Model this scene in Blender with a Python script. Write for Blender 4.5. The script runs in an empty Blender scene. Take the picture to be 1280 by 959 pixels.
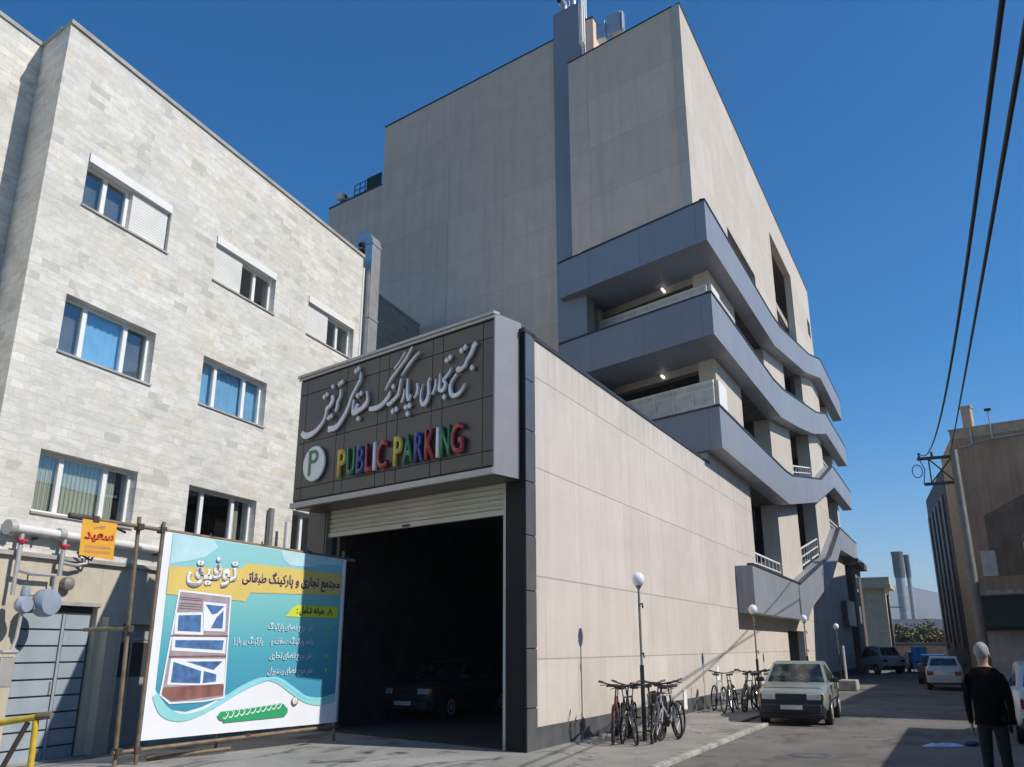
import bpy, bmesh, math, random
from mathutils import Vector, Matrix
random.seed(7)
R = math.radians
sc = bpy.context.scene
col = sc.collection

# ---------------------------------------------------------------- camera, light, exposure
cam = bpy.data.cameras.new('camera'); cam.sensor_width = 36; cam.lens = 30.04
cam.clip_start = 0.1; cam.clip_end = 12000
camo = bpy.data.objects.new('camera', cam); col.objects.link(camo)
camo.location = (0, 0, 1.7); camo.rotation_euler = (R(90 + 17.07), 0, 0)
sc.camera = camo

SUN_AZ, SUN_EL = 111.0, 42.0            # azimuth from +Y towards +X
world = bpy.data.worlds.new('World'); sc.world = world; world.use_nodes = True
wt = world.node_tree; bg = wt.nodes['Background']
sky = wt.nodes.new('ShaderNodeTexSky'); sky.sky_type = 'NISHITA'; sky.sun_disc = False
sky.sun_elevation = R(SUN_EL); sky.sun_rotation = R(SUN_AZ)
sky.air_density = 1.0; sky.dust_density = 0.4; sky.ozone_density = 2.5; sky.altitude = 1400
hsv = wt.nodes.new('ShaderNodeHueSaturation'); hsv.inputs['Saturation'].default_value = 1.5   # a clear, deep blue autumn sky
wt.links.new(sky.outputs[0], hsv.inputs['Color']); wt.links.new(hsv.outputs[0], bg.inputs[0]); bg.inputs[1].default_value = 0.142
sl = bpy.data.lights.new('sun', 'SUN'); sl.energy = 4.95; sl.angle = R(0.5); sl.color = (1.0, 0.945, 0.86)
so = bpy.data.objects.new('sun', sl); col.objects.link(so)
sdir = Vector((math.cos(R(SUN_EL)) * math.sin(R(SUN_AZ)), math.cos(R(SUN_EL)) * math.cos(R(SUN_AZ)), math.sin(R(SUN_EL))))
so.rotation_euler = sdir.to_track_quat('Z', 'Y').to_euler(); so.location = (30, -20, 60)
vs = sc.view_settings
sc.display_settings.display_device = 'sRGB'
vs.view_transform = 'Standard'; vs.look = 'None'; vs.exposure = 0.0; vs.gamma = 1.0; vs.use_curve_mapping = False
sc.render.engine = 'CYCLES'; sc.cycles.use_denoising = True
sc.cycles.max_bounces = 6; sc.cycles.diffuse_bounces = 3; sc.cycles.glossy_bounces = 3
sc.cycles.transparent_max_bounces = 12; sc.cycles.sample_clamp_indirect = 6

# ---------------------------------------------------------------- frames of reference
P0 = Vector((0.2264, 15.3985, 0)); STREET_RZ = R(90 - 26.8675)      # street wall: x along the street, -y outwards
FRONT_RZ = R(-(131.5628 - 90))                                     # entrance front: x to the right, -y outwards
SIGN0 = Vector((-0.3316, 14.9883, 0))
L0 = Vector((-6.86, 26.6, -.68)); L_RZ = R(90 - 20.6); L_K = 1.4        # drawn at 1 : 1.4
BAN0 = Vector((-5.585, 13.926, 0)); BAN_RZ = R(90 - 34.929); BAN_K = 1.0
def frame(o, rz): return Matrix.Translation(o) @ Matrix.Rotation(rz, 4, 'Z')
FS = frame(P0, STREET_RZ)
def S(x, y, z=0): return FS @ Vector((x, y, z))                      # street-local to world

# ---------------------------------------------------------------- node materials
class NT:
    def __init__(s, name):
        s.m = bpy.data.materials.new(name); s.m.use_nodes = True; s.t = s.m.node_tree
        s.b = s.t.nodes['Principled BSDF']; s.tc = s.t.nodes.new('ShaderNodeTexCoord')
    def n(s, kind, **kw):
        x = s.t.nodes.new(kind)
        for k, v in kw.items(): setattr(x, k, v)
        return x
    def put(s, sock, v):
        if isinstance(v, bpy.types.NodeSocket): s.t.links.new(v, sock)
        else: sock.default_value = v
    def math(s, op, a, b=0.0, c=0.0):
        x = s.n('ShaderNodeMath', operation=op); s.put(x.inputs[0], a); s.put(x.inputs[1], b); s.put(x.inputs[2], c); return x.outputs[0]
    def mix(s, f, a, b, blend='MIX'):
        x = s.n('ShaderNodeMix', data_type='RGBA', blend_type=blend); s.put(x.inputs[0], f)
        s.put(x.inputs[6], rgba(a)); s.put(x.inputs[7], rgba(b)); return x.outputs[2]
    def noise(s, scale, detail=4, rough=.55, vec=None, dist=0):
        x = s.n('ShaderNodeTexNoise'); s.put(x.inputs['Vector'], vec if vec is not None else s.tc.outputs['Object'])
        x.inputs['Scale'].default_value = scale; x.inputs['Detail'].default_value = detail
        x.inputs['Roughness'].default_value = rough; x.inputs['Distortion'].default_value = dist; return x.outputs[0]
    def ramp(s, f, lo, hi):
        x = s.n('ShaderNodeMapRange'); s.put(x.inputs[0], f); x.inputs[1].default_value = lo; x.inputs[2].default_value = hi; return x.outputs[0]
    def scaled(s, v, src=None):
        x = s.n('ShaderNodeMapping'); s.put(x.inputs[0], src if src is not None else s.tc.outputs['Object']); x.inputs[3].default_value = v; return x.outputs[0]
    def xyz(s):
        x = s.n('ShaderNodeSeparateXYZ'); s.put(x.inputs[0], s.tc.outputs['Object']); return x.outputs
    def bump(s, h, strength=.3, dist=.01):
        x = s.n('ShaderNodeBump'); s.put(x.inputs['Height'], h); x.inputs['Strength'].default_value = strength; x.inputs['Distance'].default_value = dist
        s.t.links.new(x.outputs[0], s.b.inputs['Normal'])
    def near(s, v, at, eps): return s.math('COMPARE', v, at, eps)
def rgba(c): return c if isinstance(c, bpy.types.NodeSocket) or not isinstance(c, tuple) else (c if len(c) == 4 else (*c, 1))

def plain(name, c, rough=.6, metal=0., var=.18, scale=2.5, bump=.0, spec=.5, coat=0., streak=0.):
    t = NT(name); n1 = t.noise(scale, 5)
    f = t.ramp(n1, .3, .7)
    lo = tuple(x * (1 - var) for x in c); hi = tuple(min(1, x * (1 + var)) for x in c)
    colr = t.mix(f, lo, hi)
    if streak:
        k = t.ramp(t.noise(1.0, 4, .6, t.scaled((5, 5, .25))), .45, .8)
        colr = t.mix(t.math('MULTIPLY', k, streak), colr, tuple(x * .45 for x in c))
    t.put(t.b.inputs['Base Color'], colr)
    t.b.inputs['Roughness'].default_value = rough; t.b.inputs['Metallic'].default_value = metal
    t.b.inputs['Specular IOR Level'].default_value = spec; t.b.inputs['Coat Weight'].default_value = coat
    if bump: t.bump(t.noise(scale * 12, 3), bump, .01)
    return t.m

def panel_stone(name, c, zs, dx, joint=.012, off=0., streak=.35, jd=.62, dirt=0):
    t = NT(name); x, y, z = t.xyz()[0], t.xyz()[1], t.xyz()[2]
    base = t.mix(t.ramp(t.noise(1.1, 6, .6), .3, .7), tuple(v * .93 for v in c), tuple(min(1, v * 1.06) for v in c))
    fine = t.mix(t.ramp(t.noise(38, 3), .3, .75), (.9, .9, .9), (1.05, 1.05, 1.05)); base = t.mix(1.0, base, fine, 'MULTIPLY')
    # per-panel tone
    row = 0.0
    for q in zs: row = t.math('ADD', row, t.math('GREATER_THAN', z, q))
    ix = t.math('FLOOR', t.math('DIVIDE', t.math('ADD', x, off), dx))
    wn = t.n('ShaderNodeTexWhiteNoise', noise_dimensions='2D'); cv = t.n('ShaderNodeCombineXYZ'); t.put(cv.inputs[0], ix); t.put(cv.inputs[1], row)
    t.put(wn.inputs['Vector'], cv.outputs[0])
    tone = t.mix(wn.outputs['Value'], (.93, .925, .92), (1.04, 1.04, 1.05)); base = t.mix(1.0, base, tone, 'MULTIPLY')
    st = t.ramp(t.noise(1.0, 5, .65, t.scaled((3.2, 3.2, .13))), .48, .8)
    base = t.mix(t.math('MULTIPLY', st, streak), base, tuple(v * .62 for v in c))
    dz = t.math('MULTIPLY', t.ramp(z, 1.15, .25), t.ramp(t.noise(2.2, 5, .65), .35, .7)) if dirt else 0.0
    if dirt:
        base = t.mix(t.math('MULTIPLY', dz, dirt), base, (c[0] * .5, c[1] * .47, c[2] * .42))
        dn = t.math('MULTIPLY', t.ramp(z, 6.2, 7.45), t.ramp(t.noise(1, 4, .6, t.scaled((6, 6, .2))), .42, .7)); base = t.mix(t.math('MULTIPLY', dn, dirt), base, tuple(v * .5 for v in c))
    j = 0.0
    for q in zs: j = t.math('ADD', j, t.near(z, q, joint))
    fr = t.math('MODULO', t.math('ADD', t.math('ADD', x, off), 1000 * dx), dx)
    jv = t.math('MULTIPLY', t.near(fr, joint, joint * .7), t.ramp(t.noise(.6, 2), .25, .6)); j = t.math('MAXIMUM', j, t.math('MULTIPLY', jv, .8))
    j = t.math('MINIMUM', j, 1.0)
    t.put(t.b.inputs['Base Color'], t.mix(t.math('MULTIPLY', j, jd), base, tuple(v * .35 for v in c)))
    t.b.inputs['Roughness'].default_value = .75; t.b.inputs['Specular IOR Level'].default_value = .3
    t.bump(t.math('SUBTRACT', t.math('MULTIPLY', t.noise(30, 3), .15), j), .5, .008)
    return t.m

def travertine(name, dark=1.0):
    t = NT(name); x, y, z = t.xyz()
    cv = t.n('ShaderNodeCombineXYZ'); t.put(cv.inputs[0], t.math('ADD', x, t.math('MULTIPLY', y, .77))); t.put(cv.inputs[1], z)
    def brick(c1, c2, mort, bias=0.0):
        b = t.n('ShaderNodeTexBrick'); t.put(b.inputs['Vector'], cv.outputs[0]); b.offset = .5; b.offset_frequency = 2; b.squash = 1.25; b.squash_frequency = 3
        t.put(b.inputs['Color1'], rgba(c1)); t.put(b.inputs['Color2'], rgba(c2)); t.put(b.inputs['Mortar'], rgba(mort))
        b.inputs['Scale'].default_value = 1; b.inputs['Brick Width'].default_value = .34; b.inputs['Row Height'].default_value = .135
        b.inputs['Mortar Size'].default_value = .0035; b.inputs['Mortar Smooth'].default_value = .3; b.inputs['Bias'].default_value = bias
        return b
    D = lambda c: tuple(v * dark for v in c)
    b = brick(D((.60, .57, .505)), D((.74, .71, .645)), D((.47, .445, .395)))
    c = b.outputs[0]
    for sc_, st, lo, hi, amt, colr in ((.5, 1.4, .42, .66, .55, (.49, .485, .45)), (.8, 1.6, .5, .7, .5, (.66, .58, .44)), (1.9, 2.2, .46, .68, .55, (.43, .42, .385)), (2.7, 2.6, .5, .7, .5, (.80, .78, .73)), (5.5, 3.2, .5, .72, .4, (.47, .43, .36))):
        c = t.mix(t.math('MULTIPLY', t.ramp(t.noise(sc_, 5, .66, t.scaled((1, 1, st)), .7), lo, hi), amt), c, D(colr))
    r = brick((0, 0, 0), (1, 1, 1), (0, 0, 0))
    tan = t.math('MULTIPLY', t.math('GREATER_THAN', r.outputs[0], .9), t.math('GREATER_THAN', t.noise(.9, 2), .55))
    c = t.mix(t.math('MULTIPLY', tan, .4), c, D((.60, .47, .32)))
    gr = t.math('MULTIPLY', t.math('LESS_THAN', r.outputs[0], .09), t.math('GREATER_THAN', t.noise(1.3, 2), .5))
    c = t.mix(t.math('MULTIPLY', gr, .4), c, D((.36, .36, .34)))
    vein = t.ramp(t.noise(9, 5, .7, t.scaled((1, 1, 2.2)), 1.6), .54, .72); c = t.mix(t.math('MULTIPLY', vein, .38), c, D((.40, .37, .32)))
    t.put(t.b.inputs['Base Color'], c)
    t.b.inputs['Roughness'].default_value = .6; t.b.inputs['Specular IOR Level'].default_value = .35
    t.bump(t.math('SUBTRACT', t.math('MULTIPLY', t.noise(22, 4), .3), b.outputs['Fac']), .45, .006)
    return t.m

def stucco(name, c):
    t = NT(name)
    k = t.mix(t.ramp(t.noise(1.4, 6, .65), .3, .7), tuple(v * .8 for v in c), c)
    s1 = t.ramp(t.noise(.9, 6, .7, None, .6), .5, .72); k = t.mix(t.math('MULTIPLY', s1, .55), k, (c[0] * .62, c[1] * .58, c[2] * .5))
    s2 = t.ramp(t.noise(1, 5, .65, t.scaled((4, 4, .3))), .55, .8); k = t.mix(t.math('MULTIPLY', s2, .6), k, (c[0] * .5, c[1] * .47, c[2] * .42))
    t.put(t.b.inputs['Base Color'], k); t.b.inputs['Roughness'].default_value = .9; t.bump(t.noise(35, 5), .4, .01)
    return t.m

def ground_mat(name, c, patch=.35, cracks=True, stains=(.05, .05, .05), amt=.4, sc_=1.0):
    t = NT(name)
    k = t.mix(t.ramp(t.noise(.35 * sc_, 6, .62), .32, .68), tuple(v * (1 - patch) for v in c), tuple(v * (1 + patch * .5) for v in c))
    k = t.mix(1.0, k, t.mix(t.ramp(t.noise(60, 3), .25, .75), (.68, .68, .68), (1.2, 1.2, 1.2)), 'MULTIPLY')
    s = t.ramp(t.noise(.5 * sc_, 5, .6, t.scaled((1, 2.2, 1)), .8), .54, .66); k = t.mix(t.math('MULTIPLY', s, amt), k, stains)
    h = t.noise(70, 4)
    if cracks:
        v = t.n('ShaderNodeTexVoronoi', feature='DISTANCE_TO_EDGE'); v.inputs['Scale'].default_value = .42
        w = t.n('ShaderNodeVectorMath', operation='ADD'); t.put(w.inputs[0], t.tc.outputs['Object'])
        nz = t.n('ShaderNodeTexNoise'); t.put(nz.inputs['Vector'], t.tc.outputs['Object']); nz.inputs['Scale'].default_value = 1.5; t.put(w.inputs[1], nz.outputs['Color'])
        t.put(v.inputs['Vector'], w.outputs[0])
        cr = t.math('MULTIPLY', t.math('LESS_THAN', v.outputs['Distance'], .012), t.ramp(t.noise(.25, 2), .45, .6))
        k = t.mix(t.math('MULTIPLY', cr, .6), k, tuple(x * .3 for x in c))
    t.put(t.b.inputs['Base Color'], k); t.b.inputs['Roughness'].default_value = .9; t.b.inputs['Specular IOR Level'].default_value = .25
    t.bump(h, .35, .01)
    return t.m

def glass(name, tint=(.9, .95, 1), refl=1.0, base_fac=.10):
    t = NT(name); t.t.nodes.remove(t.b)
    tr = t.n('ShaderNodeBsdfTransparent'); tr.inputs[0].default_value = (*tint, 1)
    gl = t.n('ShaderNodeBsdfGlossy'); gl.inputs['Roughness'].default_value = .015; gl.inputs[0].default_value = (1, 1, 1, 1)
    lw = t.n('ShaderNodeLayerWeight'); lw.inputs[0].default_value = .5
    f = t.math('MINIMUM', t.math('ADD', t.math('MULTIPLY', t.math('POWER', lw.outputs['Facing'], 3.5), refl), base_fac), 1)
    bn = t.n('ShaderNodeBump'); t.put(bn.inputs['Height'], t.noise(1.1, 1)); bn.inputs['Strength'].default_value = .06; bn.inputs['Distance'].default_value = .05
    t.put(gl.inputs['Normal'], bn.outputs[0])
    mx = t.n('ShaderNodeMixShader'); t.put(mx.inputs[0], f); t.put(mx.inputs[1], tr.outputs[0]); t.put(mx.inputs[2], gl.outputs[0])
    t.t.links.new(mx.outputs[0], t.t.nodes['Material Output'].inputs[0]); return t.m

def lamp_mat(name, c, e):
    t = NT(name); t.b.inputs['Base Color'].default_value = (*c, 1); t.b.inputs['Emission Color'].default_value = (*c, 1); t.b.inputs['Emission Strength'].default_value = e
    return t.m

def leaf_mat(name, c):
    t = NT(name); oi = t.n('ShaderNodeNewGeometry')
    k = t.mix(oi.outputs['Random Per Island'], tuple(v * .55 for v in c), tuple(v * 1.35 for v in c))
    t.put(t.b.inputs['Base Color'], k); t.b.inputs['Roughness'].default_value = .6; t.b.inputs['Subsurface Weight'].default_value = 0
    return t.m

def slat_blind(name, c, w=.085):
    t = NT(name); x = t.xyz()[0]
    fr = t.math('MODULO', t.math('ADD', x, 500), w); k = t.math('LESS_THAN', fr, w * .22)
    t.put(t.b.inputs['Base Color'], t.mix(t.math('MULTIPLY', k, .75), t.mix(t.noise(3), tuple(v * .85 for v in c), c), tuple(v * .25 for v in c))); t.b.inputs['Roughness'].default_value = .8
    return t.m

def ribbed(name, c, pitch, metal=.0, rough=.5, bs=.9):
    t = NT(name); z = t.xyz()[2]
    w = t.math('SINE', t.math('MULTIPLY', z, 2 * math.pi / pitch))
    t.put(t.b.inputs['Base Color'], t.mix(t.ramp(t.noise(2, 4), .3, .7), tuple(v * .85 for v in c), c)); t.b.inputs['Roughness'].default_value = rough; t.b.inputs['Metallic'].default_value = metal
    t.bump(w, bs, .02); return t.m

def gradient_print(name, stops, z0, z1):
    t = NT(name); z = t.xyz()[2]; r = t.n('ShaderNodeValToRGB'); t.put(r.inputs[0], t.ramp(z, z0, z1)); e = r.color_ramp.elements
    e[0].position, e[0].color = stops[0][0], (*stops[0][1], 1); e[1].position, e[1].color = stops[-1][0], (*stops[-1][1], 1)
    for p, c in stops[1:-1]: q = e.new(p); q.color = (*c, 1)
    t.put(t.b.inputs['Base Color'], r.outputs[0]); t.b.inputs['Roughness'].default_value = .555; t.bump(t.noise(1.6, 3), .25, .03); return t.m

m = {}
m['street_stone'] = panel_stone('beige stone panels', (.61, .545, .48), (1.475, 2.91, 4.91, 6.70), 1.47, .011, .60, .35, .62, .5)
m['tower_stone'] = panel_stone('tower stone panels', (.57, .51, .43), (9.9, 12.2, 14.5, 16.8, 19.1, 21.4, 23.7, 26.0), 2.6, .010, .3, .3, .4)
m['front_stone'] = panel_stone('facade stone panels', (.76, .57, .435), (9.9, 12.2, 14.5, 16.8, 19.1, 21.4, 23.7, 26.0), 2.6, .010, .3, .45, .42)  # copy of the tower stone; warm light on shaded fronts put into its colour
m['concrete'] = plain('pale concrete', (.42, .375, .32), .85, var=.14, scale=1.3, bump=.3, streak=.3)
m['soffit'] = plain('painted soffit', (.34, .31, .27), .85, var=.1)
m['dark_concrete'] = plain('sooty concrete', (.10, .095, .09), .9, var=.3, bump=.3)
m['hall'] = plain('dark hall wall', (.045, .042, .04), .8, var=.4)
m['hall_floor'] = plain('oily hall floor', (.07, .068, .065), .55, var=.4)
t = NT('blue grey cladding'); x, y, z = t.xyz(); nx = t.n('ShaderNodeSeparateXYZ'); t.put(nx.inputs[0], t.tc.outputs['Normal'])
front = t.math('GREATER_THAN', t.math('ABSOLUTE', nx.outputs[0]), .5)
w_ = t.math('ADD', t.math('MULTIPLY', y, front), t.math('MULTIPLY', x, t.math('SUBTRACT', 1.0, front)))
fr_ = t.math('MODULO', t.math('ADD', w_, 240.2), 2.4); sm = t.near(fr_, .012, .011)
wn = t.n('ShaderNodeTexWhiteNoise', noise_dimensions='1D'); t.put(wn.inputs['W'], t.math('ADD', t.math('FLOOR', t.math('DIVIDE', t.math('ADD', w_, 240.2), 2.4)), t.math('MULTIPLY', t.math('FLOOR', t.math('DIVIDE', z, 3.4)), 7.3)))
k_ = t.mix(wn.outputs['Value'], (.238, .255, .288), (.262, .279, .312))
dr = t.ramp(t.noise(1, 5, .65, t.scaled((3.5, 3.5, .35))), .5, .8); k_ = t.mix(t.math('MULTIPLY', dr, .4), k_, (.17, .175, .18))
t.put(t.b.inputs['Base Color'], t.mix(t.math('MULTIPLY', sm, .45), k_, (.06, .065, .075))); t.put(t.b.inputs['Roughness'], t.ramp(t.noise(1.3, 3), -.6, 1.6)); t.bump(t.math('SUBTRACT', t.math('MULTIPLY', t.noise(.9, 2), .6), sm), .25, .02); m['band'] = t.m
m['coping'] = plain('dark metal coping', (.035, .036, .042), .5)
m['black_tile'] = panel_stone('black polished tile', (.012, .012, .014), (.3, 1.28, 2.26, 3.22, 4.19, 5.18, 6.15, 7.1), 5, .012, 0, .1)
m['black_tile'].node_tree.nodes['Principled BSDF'].inputs['Roughness'].default_value = .4
m['black_tile'].node_tree.nodes['Principled BSDF'].inputs['Specular IOR Level'].default_value = .15
m['grey_tile'] = plain('grey polished tile', (.10, .103, .108), .35, var=.18, scale=1.2)  # pale copy of the black tile; sun on the street face put into colour
m['plinth'] = plain('dark plinth stone', (.085, .085, .092), .5, var=.25, bump=.2)
m['railing'] = plain('white railing paint', (.78, .77, .73), .5, var=.1)
m['rail_panel'] = plain('pale railing panel', (.66, .64, .59), .85, spec=.1)
m['sign_panel'] = plain('dark composite panel', (.076, .068, .063), .38, var=.08, scale=1, spec=.5)
m['sign_gap'] = plain('panel joint', (.008, .008, .008), .7)
m['silver'] = plain('silver aluminium', (.40, .39, .38), .42, .3, var=.06)
m['end_grey'] = plain('grey aluminium', (.29, .285, .29), .42, .25, var=.05)
m['silver_letter'] = plain('pale steel letter', (.76, .75, .75), .5, .0, var=.1)
m['shutter'] = plain('cream shutter steel', (.50, .465, .38), .45, .1, var=.1, scale=1.2)
for k, c in dict(yellow=(.62, .46, .06), green=(.02, .19, .075), blue=(.04, .065, .25), red=(.40, .025, .035), white=(.78, .78, .76)).items():
    m['l_' + k] = plain(k + ' acrylic', c, .3, var=.05)
m['travertine'] = travertine('travertine blocks')
m['grey_blocks'] = travertine('grey stone blocks', .42)  # same block pattern as the facade, every tone multiplied darker
m['coping_stone'] = plain('weathered coping stone', (.36, .34, .31), .8, var=.2)
m['stucco'] = stucco('stained cream render', (.56, .50, .395))
m['white_frame'] = plain('white window frame', (.75, .74, .71), .4, var=.05)
m['white_slat'] = ribbed('white roller slats', (.70, .69, .645), .055, 0, .5, .22)
m['glass'] = glass('window glass', (.90, .93, .93), .9, .10)
m['car_glass'] = glass('car glass', (.35, .40, .40), 1.0, .10)
m['room'] = plain('dark room', (.05, .048, .045), .9)
m['blue_curtain'] = plain('sky blue curtain', (.27, .56, .84), .8, var=.1, scale=4)
m['net'] = plain('grey net curtain', (.15, .155, .16), .9, var=.25, scale=3)
m['blind'] = slat_blind('beige vertical blind', (.55, .56, .44))
m['steel_door'] = plain('grey blue door paint', (.32, .375, .42), .5, var=.08, streak=.25)
m['door_dark'] = plain('dark door frame', (.05, .05, .06), .5)
m['cabinet_grey'] = plain('worn grey door paint', (.30, .29, .275), .6, var=.15, streak=.3)
m['pipe_white'] = plain('white pipe paint', (.66, .65, .63), .4, var=.06)
m['pipe_silver'] = plain('silver painted pipe', (.45, .44, .43), .45, .3, var=.1)
m['meter'] = plain('grey blue meter paint', (.30, .36, .44), .4, var=.15)
m['valve'] = plain('red valve handle', (.42, .03, .06), .5)
m['galv'] = plain('galvanised sheet', (.56, .57, .58), .32, .65, var=.12, scale=5)
m['stack'] = plain('grey stack steel', (.30, .31, .33), .5, .2, var=.15, scale=.3, streak=.4); m['collar'] = plain('dark stack collar', (.10, .10, .105), .7, var=.2, scale=.5)
m['galv_dark'] = plain('duct mouth', (.015, .015, .015), .9)
m['tube'] = plain('rusty scaffold tube', (.20, .15, .095), .65, .3, var=.35, scale=6)
m['tube_dark'] = plain('scaffold coupler', (.075, .06, .05), .7, .3, var=.3)
m['yellow_paint'] = plain('worn yellow paint', (.60, .40, .03), .5, var=.25, scale=7)
m['asphalt'] = ground_mat('worn asphalt', (.18, .167, .146), .36, True, (.06, .058, .056), .62)
m['pavement'] = ground_mat('concrete pavement', (.30, .282, .245), .22, True, (.13, .12, .105), .45, 1.6)
m['apron'] = ground_mat('stained concrete apron', (.33, .32, .30), .35, True, (.035, .034, .034), .93, 1.5)
m['earth'] = ground_mat('dusty ground', (.20, .18, .15), .3, False, (.1, .1, .08), .3, .2)
m['kerb'] = plain('pale kerb stone', (.34, .325, .285), .9, var=.4, bump=.3)
m['globe'] = plain('white globe glass', (.80, .82, .86), .18, var=.02, spec=.6)
m['black_paint'] = plain('black paint', (.02, .02, .022), .45)
m['post'] = plain('weathered grey post', (.22, .21, .19), .6, .2, var=.2)
m['rubber'] = plain('tyre rubber', (.018, .018, .018), .85, var=.2)
m['chrome'] = plain('bare metal', (.5, .5, .5), .28, .9, var=.1)
m['black_plastic'] = plain('black plastic', (.014, .014, .016), .55)
m['plate'] = plain('number plate', (.62, .62, .60), .5)
m['lens_red'] = plain('red lamp lens', (.22, .012, .012), .2)
m['lens_clear'] = plain('clear lamp lens', (.55, .56, .56), .12, .3)
m['lens_amber'] = plain('amber lamp lens', (.5, .2, .03), .2)
t = NT('black cloth'); t.b.inputs['Base Color'].default_value = (.006, .0055, .006, 1); t.b.inputs['Roughness'].default_value = 1; t.b.inputs['Specular IOR Level'].default_value = .12; t.bump(t.noise(5, 4, .6, t.scaled((1, 1, .45)), 1.5), 1.0, .06); m['cloth_black'] = t.m
m['trousers'] = plain('charcoal trousers', (.014, .014, .017), .95, var=.3, scale=6, bump=.5)
m['skin'] = plain('skin', (.34, .21, .15), .55, var=.08)
m['hair'] = plain('white hair', (.46, .445, .43), .9, var=.3, scale=45, bump=1.0)
m['plaster_brown'] = plain('brown plaster wall', (.36, .25, .175), .9, var=.18, scale=.8, bump=.3, streak=.75)
m['dark_render'] = plain('darker brown render', (.175, .13, .098), .95, var=.25, scale=1.2, bump=.3, streak=.5)
m['brick_tan'] = plain('tan brick wall', (.42, .34, .24), .9, var=.2, scale=3, bump=.4)
m['awning'] = plain('dark green awning cloth', (.012, .03, .018), .8)
m['white_wall'] = plain('whitewashed wall', (.50, .49, .47), .85, var=.15, streak=.3)
m['brown_clad'] = plain('dark brown cladding', (.045, .035, .035), .6, var=.2)
m['paper'] = plain('white paper', (.74, .74, .72), .8, var=.06)
m['cable'] = plain('cable sheath', (.012, .012, .016), .6)
m['beige_house'] = plain('yellow beige brick', (.50, .42, .28), .85, var=.15, scale=2)
m['brown_house'] = plain('dark brown brick', (.12, .095, .075), .9, var=.25, scale=2)
m['hill'] = plain('bare hill', (.16, .16, .13), 1.0, var=.35, scale=.004)
m['bark'] = plain('bark', (.09, .07, .05), .9, var=.3, scale=9, bump=.6)
m['leaf'] = leaf_mat('leaves', (.085, .10, .035)); m['leaf_dry'] = leaf_mat('dry leaves', (.17, .135, .05))
m['tarp'] = plain('bright blue tarp', (.03, .27, .62), .6, var=.12, scale=6)
m['plastic_bag'] = plain('pale blue plastic bag', (.45, .55, .72), .35, var=.3, scale=12)
m['dark_bag'] = plain('dark blue plastic', (.04, .05, .13), .4, var=.3)
m['banner_white'] = plain('white vinyl', (.77, .79, .82), .45, var=.03, bump=.0)
m['teal'] = gradient_print('teal print', [(0, (.045, .27, .40)), (.3, (.07, .36, .45)), (.62, (.18, .50, .50)), (1, (.28, .58, .60))], .9, 3.3)
m['sky_print'] = plain('pale cloud print', (.48, .70, .75), .45, var=.12, scale=2)
m['pale_teal'] = plain('pale teal print', (.28, .63, .63), .45, var=.05)
m['pale_blue'] = plain('pale blue print', (.25, .66, .82), .45, var=.05)
m['ribbon'] = plain('yellow print', (.70, .53, .15), .45, var=.05)
m['lime'] = plain('lime print', (.60, .66, .06), .45, var=.05)
m['navy'] = plain('navy print', (.035, .02, .16), .45)
m['ink'] = plain('black print', (.015, .02, .015), .45)
m['print_red'] = plain('red print', (.50, .03, .02), .45)
m['print_green'] = plain('green print', (.03, .34, .13), .45, var=.05)
m['print_blue'] = plain('blue glass print', (.07, .16, .34), .45, var=.4, scale=8)
m['print_grey'] = plain('grey facade print', (.36, .31, .34), .45, var=.15, scale=6)
m['print_brown'] = plain('brown facade print', (.24, .11, .09), .45, var=.3, scale=6)
m['orange'] = plain('orange poster print', (.72, .36, .03), .5, var=.08)
m['poster_blue'] = plain('faded blue print', (.16, .15, .36), .5)
m['poster_pink'] = plain('faded number print', (.55, .25, .12), .5)

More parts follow.
